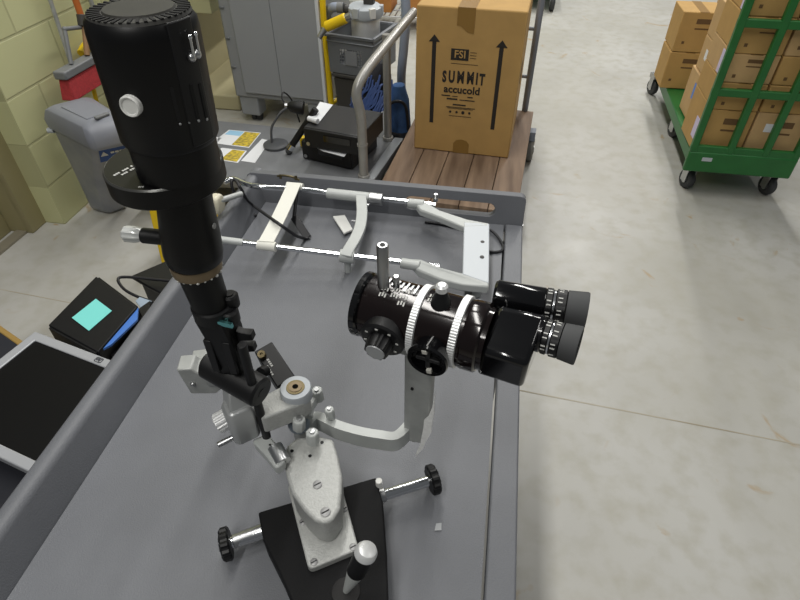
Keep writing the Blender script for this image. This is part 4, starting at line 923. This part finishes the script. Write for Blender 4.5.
# scales and white lettering on the top of the tube
bm = B()
def on_tube(s, ang, r=.0367):
    "point of the tube: ang 90 = top, 180 = near side"
    a_ = R(ang); y = math.cos(a_)*r; z = math.sin(a_)*r; return MF @ V((s, y, z)), (MF.to_3x3() @ V((0, math.cos(a_), math.sin(a_)))).normalized()
for i, (s0_, ang) in enumerate(((-.038, 100), (-.038, 112), (-.026, 97), (-.026, 108), (-.016, 94), (-.016, 106), (-.016, 118), (.012, 88), (.012, 98), (.026, 92))):
    p, n = on_tube(s0_, ang); f = Matrix((ma, n.cross(ma), n)).transposed().to_4x4(); f.translation = p
    for k in range(3): box(bm, f, (.0016, .0045, .0004), (-.003+.003*k, .001*(k % 2), 0))
obj('white_markings', bm, 'print', tubeb)
bm = B()
for k in range(9):
    p, n = on_tube(-.044+.0052*k, 82+2*(k % 2)); f = Matrix((ma, n.cross(ma), n)).transposed().to_4x4(); f.translation = p; box(bm, f, (.002, .016 if k % 2 else .010, .0012))
obj('scale_plate', bm, 'steel', tubeb)
# near-side drums
def side_knob(s, ang, prof, name, m, seg=40, parent=tubeb, ripple=0):
    p, n = on_tube(s, ang, .034); return obj(name, lathe(B(), frame(p, x=ma, z=n), prof, seg, ripple=ripple), m, parent, smooth=30), frame(p, x=ma, z=n)
d1_, f1 = side_knob(-.0285, 187, [(-.006, .0245), (.005, .0245), (.007, .022), (.0075, 0)], 'magnification_drum', 'satin', 40)
bm = B()
for k in range(8):
    a_ = k*math.pi/4+.2; c = f1 @ V((.0185*math.cos(a_), .0185*math.sin(a_), .0076)); box(bm, frame(c, x=f1.to_3x3() @ V((1, 0, 0)), z=f1.to_3x3() @ V((0, 0, 1))), (.003, .002, .0006))
obj('white_marks', bm, 'print', d1_)
kk = obj('drum_knob', lathe(B(), f1, [(.007, .0145), (.018, .0135), (.022, .0125), (.022, 0)], 40, ripple=.10), 'satin', d1_, smooth=25)
obj('knob_face', lathe(B(), f1, [(.022, .0105), (.0232, .0101), (.0232, 0)], 32), mat('grey_knob_face', (158, 160, 162), .4, metal=.2), kk)
d2_, f2 = side_knob(.0255, 184, [(-.004, .018), (.006, .019), (.014, .0218), (.017, .0207), (.0168, .0168), (.010, .0158), (.010, 0)], 'filter_ring', 'gloss', 44)
bm = B(); box(bm, f2, (.026, .005, .005), (0, 0, .012)); box(bm, f2, (.005, .026, .005), (0, 0, .012)); obj('cross_bar', bm, 'dark', d2_, bevel=.0008)
for dx, dy in ((0, .0145), (0, -.0145)):
    bm = B(); m_ = f2 @ Matrix.Rotation(R(10), 4, 'Z'); box(bm, m_, (.0055, .0055, .004), (dx, dy, .0155)); obj('white_index', bm, mat('pale_index', (190, 188, 180), .5), d2_, bevel=.0006)
# steel post, small pin and black cone on top
def top_at(s, y): z = math.sqrt(.0365**2-y*y); return MF @ V((s, y, z))
p = top_at(-.042, -.002)
obj('steel_post', lathe(B(), frame(p-Z*.004, z=Z), [(0, .0062), (.054, .0062), (.056, .0050), (.056, 0)], 28), 'steel', tubeb)
obj('post_hole', cyl(B(), p+Z*.0515, p+Z*.0524, .0028), 'dark', tubeb)
p = top_at(-.030, .004); obj('steel_pin', cyl(B(), p-Z*.003, p+Z*.012, .0035), 'steel', tubeb, bevel=.0008)
p = top_at(.022, -.004)
cn = obj('black_cone', lathe(B(), frame(p-Z*.006, z=Z), [(0, .0115), (.010, .0095), (.022, .0050), (.022, 0)], 28), 'satin', tubeb)
obj('cone_screw', lathe(B(), frame(p+Z*.016, z=Z), [(0, .0062), (.006, .0062), (.008, .004), (.008, 0)], 20), 'alu', cn)
# --- binocular head
def MB_(x, y, z): return MF @ V((x, y, z))
# near prism housing: faceted block, far one: the same mirrored about the tube plane
def hexa(lo, hi, parent, name, m, bev=.006):
    return obj(name, loft(B(), [lo, hi]), m, parent, bevel=bev, seg=3, smooth=40)
head = obj('binocular_head', lathe(B(), XF, [(.060, .034), (.075, .033), (.075, 0)], 48), 'brownblack', S)
zt_, zm_, zb_ = 1.140, 1.118, 1.078
nt_ = [at(497, 311, zt_), at(545, 321, zt_)]; nm_ = [at(480, 351, zm_), at(528, 366, zm_)]
nb2 = [V((nm_[0].x-.001, nm_[0].y+.004, zb_)), V((nm_[1].x, nm_[1].y+.004, zb_))]
sec = []
for i_ in (0, 1):
    b1_ = nt_[i_]+mn*.010; b2_ = nt_[i_]+mn*.040
    sec.append([nt_[i_], nm_[i_], nb2[i_], V((b2_.x, b2_.y, zb_)), V((b2_.x, b2_.y, 1.112)), V((b1_.x, b1_.y, zt_-.001))])
obj('prism_housing', loft(B(), sec), 'gloss', head, bevel=.005, seg=3, smooth=40)
far_lo = [MB_(.066, -.004, -.030), MB_(.104, -.006, -.034), MB_(.102, .044, -.030), MB_(.066, .042, -.022)]
far_hi = [MB_(.068, -.004, .012), MB_(.104, -.004, .012), MB_(.102, .044, .002), MB_(.066, .042, .004)]
hexa(far_lo, far_hi, head, 'prism_housing', 'gloss', .006)
def eyepiece(p0, p1, nm):
    d = (p1-p0); L = d.length; f = frame(p0, x=mn, z=d)
    e = obj('eyepiece', lathe(B(), f, [(-.003, .0160), (0, .0178), (L*.52, .0178), (L*.54, .0168), (L*.54, 0)], 44), 'gloss', S, smooth=30)
    obj('diopter_ring', lathe(B(), f, [(L*.54, .0165), (L*.55, .0182), (L*.61, .0182), (L*.62, .0166), (L*.65, .0166), (L*.66, .0186), (L*.76, .0186), (L*.77, .0165), (L*.77, 0)], 48, ripple=.03), 'satin', e, smooth=25)
    bm = B()
    for k in range(10):
        a_ = R(70+k*14); 
        for rr, ll in ((.0186, .70), (.0182, .58)):
            c = f @ V((rr*math.cos(a_-R(0)), rr*math.sin(a_), L*ll)); n_ = (f.to_3x3() @ V((math.cos(a_), math.sin(a_), 0)))
            if (k+int(ll*100)) % 3: box(bm, frame(c, x=d, z=n_), (.0045, .0012, .0006))
    obj('white_markings', bm, 'print', e)
    obj('chrome_line', lathe(B(), f, [(L*.625, .0169), (L*.645, .0169)], 44), 'chrome', e, smooth=30)
    obj('eyecup', lathe(B(), f, [(L*.77, .0165), (L*.775, .0186), (L*.98, .0200), (L, .0194), (L*.99, .0155), (L*.90, .0140), (L*.90, 0)], 48), 'rubber', e, smooth=35)
    obj('eye_lens', lathe(B(), f, [(L*.905, .0140), (L*.915, .009), (L*.918, 0)], 32), mat('eye_lens_glass', (20, 24, 34), .05, coat=1), e)
eyepiece(at(505, 325, 1.118), at(579, 346, 1.122), 'near')
eyepiece(at(497, 296, 1.118), at(587, 311, 1.122), 'far')
# --- illumination tower
T0, T1 = V((-.2650, .3858, .98)), V((-.2547, .3930, 1.415)); td = (T1-T0).normalized()
TAB = ((.98, -.2650), (1.03, -.2638), (1.10, -.2624), (1.15, -.2648), (1.19, -.2664), (1.25, -.2622), (1.29, -.2575), (1.315, -.2572), (1.415, -.2545), (1.5, -.252))
def T(z):
    "axis of the tower, which leans very slightly as its joints do"
    for (z0_, x0_), (z1_, x1_) in zip(TAB, TAB[1:]):
        if z <= z1_: break
    x = x0_+(x1_-x0_)*(z-z0_)/(z1_-z0_); return V((x, .3858+(x+.265)*.7, z))
def TL(prof, seg=48, ripple=0): return lathe(B(), frame(T(prof[0][0]), x=(1, 0, 0), z=T(prof[-1][0])-T(prof[0][0]) if prof[-1][0]-prof[0][0] > .02 else Z), [(z-prof[0][0], r) for z, r in prof], seg, ripple)
# hinge
h0, h1 = at(207, 362, 1.026), at(262, 393, 1.016); hd_ = (h1-h0).normalized()
hinge = obj('tilt_hinge', lathe(B(), frame(h0, z=hd_), [(0, .014), (.004, .0187), ((h1-h0).length-.003, .0187), ((h1-h0).length, .0165), ((h1-h0).length, 0)], 36), 'satin', S, smooth=35)
obj('hinge_screw', lathe(B(), frame(h1-hd_*.0005, z=hd_), [(0, .006), (.001, .006), (.001, 0)], 20), 'dark', hinge)
# gear block and knurled knob under the hinge
gb = at(241, 418, .963); gm = frame(gb, x=dT)
gear = obj('gear_block', loft(B(), [[gm @ V((x*k, y*k, z)) for x, y in rrect(.034, .034, .008)] for z, k in ((-.03, .9), (-.024, 1), (.020, 1), (.028, .8))]), M.setdefault('bright_block', mat('bright_metal_block', (176, 178, 178), .36, metal=.4)), S, bevel=.002)
k0, k1 = at(234, 414, .958), at(217.5, 424, .950)
kb = obj('knurled_knob', lathe(B(), frame(k0, z=k1-k0), [(0, .008), (.003, .0132), ((k1-k0).length-.001, .0132), ((k1-k0).length, .0115), ((k1-k0).length, 0)], 64, ripple=.06), 'alu', gear, smooth=20)
obj('lever', cyl(B(), at(234, 437, .935), at(218, 445, .930), .0038), 'steel', gear, bevel=.0008)
obj('hinge_yoke', loft(B(), [[gm @ V(p) for p in ((-.012, -.014, .015), (.014, -.014, .015), (.014, .014, .015), (-.012, .014, .015))], [T(1.012)+dT*a+nT*b for a, b in ((-.012, -.014), (.012, -.014), (.012, .014), (-.012, .014))]]), M['bright_block'], S, bevel=.002)
# thin black rod down to the small latch arm
obj('guide_rod', cyl(B(), up_from(263.5, 438, at(254, 390, 1.021)), up_from(241, 345, at(254, 390, 1.021)), .0053), 'dark', S, bevel=.001)
lz = .93
la = obj('latch_arm', prism(B(), rounded([at(x, y, lz) for x, y in ((251, 440), (268, 433), (279, 447), (286, 461), (276, 469), (266, 456))], .006), (0, 0, -.016)), 'greypaint', S, bevel=.002)
c0, c1 = at(275, 447, lz-.002), at(283, 463, lz-.006); obj('latch_barrel', lathe(B(), frame(c0, z=c1-c0), [(0, .0095), ((c1-c0).length, .0105), ((c1-c0).length, .004), ((c1-c0).length-.002, .004), ((c1-c0).length-.002, 0)], 28), 'steel', la)
obj('hole', cyl(B(), at(270, 445, lz)-Z*.001, at(270, 445, lz)+Z*.0006, .0014), 'dark', la)
# tilted black box with white lettering behind the pivot
bA, bB = at(264, 348, .985), at(285, 380, .975); bxd_ = (bB-bA); L_ = bxd_.length
nb = V((.25, -.45, .85)); bmx_ = frame(bA, x=bxd_, z=None); bmx_ = frame((bA+bB)/2, x=bxd_, z=(nb-bxd_.normalized()*nb.dot(bxd_.normalized())))
fb_ = obj('filter_box', box(B(), bmx_, (L_+.006, .026, .045), (0, 0, -.0225)), 'satin', S, bevel=.0015)
bm = B()
for k in range(4): box(bm, bmx_, (.0024, .0028, .0004), (-.010+.0036*k, -.004, .0002))
for k in range(5): box(bm, bmx_, (.0022, .0024, .0004), (-.002+.0036*k, -.009, .0002))
obj('lettering', bm, 'print', fb_)
p = at(262, 355, .985); obj('brass_screw', lathe(B(), frame(p, z=(0, -.4, 1)), [(-.006, .0052), (.004, .0052), (.004, .002), (.002, .002), (.002, 0)], 18), 'brass', fb_)
p = at(262, 372, .985); obj('side_knob', lathe(B(), frame(p, z=(-.2, -.8, .5)), [(-.008, .0075), (.004, .0070), (.004, 0)], 20), 'dark', fb_, bevel=.0008)
# grey bracket at the back left
Pb = at(200, 378, .955); nb_ = V((.25, -1, 0)).normalized()
fr_ = [on_plane(x, y, Pb, nb_) for x, y in ((176, 370), (191, 369), (197, 373), (208, 368), (224, 372), (223, 388), (216, 394), (191, 394))]
br = obj('rear_bracket', prism(B(), fr_, -nb_*.026), 'barepaint', S, bevel=.002)
bm = B(); p = on_plane(193, 383.5, Pb, nb_); obj('bracket_pin', ball(B(), p+nb_*.001, .0035), 'steel', br)
fr2 = [on_plane(x, y, Pb-nb_*.03, nb_) for x, y in ((190, 361), (206, 359), (214, 362), (214, 374), (192, 374))]
obj('bracket_block', prism(B(), fr2, -nb_*.02), 'barepaint', br, bevel=.002)
obj('bracket_link', cyl(B(), on_plane(212, 380, Pb-nb_*.012, nb_), h0+hd_*.02, .010), 'barepaint', br)
# mirror head
hb0 = T(1.005); 
def TQ(z, w, d, dx=0): 
    c = T(z); return [c+V((dx+sx*w/2, sy*d/2, 0)) for sx, sy in ((-1, -1), (1, -1), (1, 1), (-1, 1))]
mh = obj('mirror_head', loft(B(), [TQ(1.034, .026, .020, .003), TQ(1.07, .029, .028, .004), TQ(1.095, .031, .031, .003), TQ(1.126, .033, .032)]), 'black', S, bevel=.003)
g = [on_plane(x, y, T(1.10)+V((0, -.0185, 0)), V((0, -1, 0))) for x, y in ((212, 321.5), (220, 322), (231, 325), (232.5, 328.5), (224, 326.8))]
obj('mirror_glass', prism(B(), g, (0, .0035, 0)), 'glass', mh)
for z_, dx in ((1.092, .019), (1.074, .018)):
    c = T(z_)+V((dx, -.004, 0)); bm = B(); prism(bm, [c+V(p) for p in ((0, 0, -.005), (.018, 0, .000), (.017, 0, .009), (.006, 0, .008), (0, 0, .011))], (0, .009, 0)); obj('blade', bm, 'dark', mh, bevel=.0008)
c = T(1.058)+V((.024, 0, 0)); obj('white_slip', box(B(), frame(c, x=(.6, .2, 0)), (.004, .012, .028)), mat('pale_slip', (196, 198, 200), .4), mh)
for z_, dx in ((1.05, -.012), (1.05, .014)):
    c = T(1.07)+V((dx*.8, -.0135, 0)); obj('cheek_plate', box(B(), frame(c, x=(1, 0, 0)), (.009, .005, .05)), 'satin', mh, bevel=.001)
col2 = obj('lens_collar', TL([(1.120, .019), (1.122, .0212), (1.136, .0216), (1.138, .0200), (1.138, 0)]), 'satin', S)
for x, y, r_ in ((231, 305, .0095), (230, 293, .0085)):
    p = T(1.135 if y > 300 else 1.148)+V((.0205, .0, 0)); p = V((p.x, p.y-(.004 if y > 300 else -.006), p.z-.004))
    k = obj('collar_lug', lathe(B(), frame(p-Z*.012, z=Z), [(0, r_*.9), (.002, r_), (.014, r_), (.016, r_*.8), (.016, 0)], 24), 'satin', col2, smooth=35)
    obj('lug_screw', lathe(B(), frame(p+Z*.004, z=Z), [(0, r_*.5), (.001, r_*.5), (.001, 0)], 16), 'dark', k)
obj('barrel', TL([(1.136, .0190), (1.184, .0203), (1.184, 0)]), 'black', S)
ring = obj('scale_ring', TL([(1.182, .0215), (1.184, .0238), (1.190, .0246), (1.1945, .0240), (1.1945, .02)]), 'bronze', S)
bm = B()
for k in range(22):
    a_ = 2*math.pi*k/22; c = T(1.1832)+V((.0235*math.cos(a_), .0225*math.sin(a_), 0)); ball(bm, c, .0012 if k % 3 else .0017, 8)
obj('ring_dots', bm, 'print', ring)
cl = obj('lamp_column', TL([(1.194, .0236), (1.197, .0264), (1.206, .0274), (1.228, .0264), (1.255, .0242), (1.272, .0240), (1.272, 0)]), 'black', S)
# side knob of the column: black sleeve and clear knurled end
kz = T(1.217); kd = V((-.99, -.05, .03)).normalized()
sl_ = obj('side_sleeve', cyl(B(), kz+kd*.02, kz+kd*.047, .0075), 'satin', cl, bevel=.001)
obj('clear_knob', lathe(B(), frame(kz+kd*.047, z=kd), [(0, .0055), (.004, .0072), (.0075, .0078), (.0165, .0078), (.018, .0065), (.018, 0)], 32, ripple=.09), mat('clear_grey_knob', (200, 202, 200), .25, metal=.2), sl_, smooth=20)
p, n = on_cyl(214, 226, T(1.235), td, .0262); obj('column_screw', lathe(B(), frame(p, z=n), [(-.001, .003), (.0008, .0027), (.0008, 0)], 16), 'screw', cl)
# offset filter disc
dz = 1.270; dc = at(163.5, 161, 1.2895); dc = V((dc.x, dc.y, dz))
disc = obj('filter_disc', lathe(B(), frame(dc, z=Z), [(0, .0483), (.0015, .0498), (.018, .0498), (.0195, .0485), (.0195, 0)], 72), 'black', S, smooth=30)
obj('disc_edge', lathe(B(), frame(dc, z=Z), [(.0180, .0499), (.0192, .0490), (.0196, .0484), (.0192, .0478)], 72), mat('worn_black_edge', (70, 70, 68), .3, metal=.4), disc)
bm = B(); a0 = at(113, 176, dz+.0197); a1 = at(131, 166.5, dz+.0197); tx = (a1-a0).normalized(); tm_ = frame(a0, x=tx)
for row in range(2):
    for k in range(9):
        if k % 4 == 3: continue
        box(bm, tm_, (.0015, .0022, .0003), (.0016+.0022*k+.004*row, -.0048*row, 0))
for k in range(3): box(bm, frame(at(139+2*k, 187, dz+.0197), x=(1, 0, 0)), (.001, .0016, .0003))
obj('white_lettering', bm, 'print', disc)
# lamp housing
obj('housing_neck', TL([(1.2893, .0342), (1.324, .0348), (1.324, 0)], 64), 'black', S)
hs = obj('lamp_housing', TL([(1.318, .0362), (1.322, .0383), (1.400, .0390), (1.4075, .0382), (1.411, .0357), (1.411, 0)], 72), 'black', S, smooth=50)
tp = obj('vented_cap', TL([(1.411, .0357), (1.4135, .0345), (1.4135, 0)], 64), mat('dusty_black_cap', (52, 51, 48), .6), hs)
obj('cap_centre', TL([(1.4135, .025), (1.4150, .0242), (1.4150, 0)], 48), mat('dusty_cap_centre', (46, 45, 40), .65, noise=.2, scale=60), tp)
bm = B()
for k in range(40):
    a_ = 2*math.pi*k/40; c = T(1.4137)+V((.0305*math.cos(a_), .0305*math.sin(a_), 0)); box(bm, frame(c, x=(math.cos(a_), math.sin(a_), 0)), (.009, .0022, .0010))
obj('vent_slots', bm, mat('vent_black', (6, 6, 6), .8), tp)
p, n = on_cyl(132, 105, T(1.34), td, .0386)
obj('white_button', lathe(B(), frame(p-n*.002, z=n), [(0, .0078), (.005, .0078), (.0062, .0070), (.0058, .0060), (.0050, .0055), (.0050, 0)], 36), 'white', hs, smooth=30)
# raised terminal panel on the right with two steel pins and vents below
def patch(r, a0, a1, z0, z1, th, n=10):
    bm = B(); lo = []; 
    for rr, rng in ((r, range(n+1)), (r+th, range(n, -1, -1))):
        for k in rng: a_ = R(a0+(a1-a0)*k/n); lo.append((rr*math.cos(a_), rr*math.sin(a_)))
    return prism(bm, [T(z0)+V((x, y, 0)) for x, y in lo], T(z1)-T(z0))
pn_ = obj('terminal_panel', patch(.0374, -36, -4, 1.322, 1.4118, .0022), 'satin', hs, bevel=.001)
for px_, py_ in ((188.5, 51), (193.5, 48)):
    p, n = on_cyl(px_, py_, T(1.38), td, .0398)
    pin = obj('steel_pin', cyl(B(), p+n*.004-td*.004, p+n*.004+td*.010, .0011), 'chrome', pn_); obj('pin_ball', ball(B(), p+n*.004+td*.010, .0018, 10), 'chrome', pin)
    obj('pin_base', ball(B(), p+n*.002-td*.004, .0032, 10), 'steel', pin)
for px_ in (175.5, 185, 194.5, 203):
    p, n = on_cyl(px_, 105-(px_-175)*.15, T(1.33), td, .0397 if px_ > 190 else .0386); f = frame(p, x=td, z=n); obj('vent_slot', box(B(), f, (.026, .0026, .0010), (0, 0, 0)), mat('slot_black', (6, 6, 6), .8), hs)
    obj('slot_rivet', ball(B(), p-td*.0145, .0011, 8), 'steel', hs)

# ------------------------------------------------------------------ light: rows of fluorescent fixtures overhead, one added fill lamp, soft ambient
w = bpy.data.worlds.new('warehouse_air'); scene.world = w; w.use_nodes = True
w.node_tree.nodes['Background'].inputs[0].default_value = (.93, .97, 1.0, 1); w.node_tree.nodes['Background'].inputs[1].default_value = .13
def lamp(x, y, z, sx, sy, e, col=(1, .985, .94)):
    l = bpy.data.lights.new('ceiling_or_fill_light', 'AREA'); l.shape = 'RECTANGLE'; l.size = sx; l.size_y = sy; l.energy = e; l.color = col
    o = bpy.data.objects.new('ceiling_or_fill_light', l); COL.objects.link(o); o.location = (x, y, z); return o
for x, y, e in ((-.75, -1.6, 95), (-.75, 1.4, 72), (-.75, 4.4, 66), (-.75, 7.4, 60), (1.3, 4.4, 62), (1.3, 7.4, 185), (3.0, 1.0, 32)): lamp(x, y, 4.4, .25, 2.4, e)  # last entry is an added fill lamp that softens the cart's floor shadow
scene.view_settings.view_transform = 'Standard'; scene.view_settings.look = 'None'; scene.view_settings.gamma = 1; scene.view_settings.exposure = -.2
scene.view_settings.use_curve_mapping = False
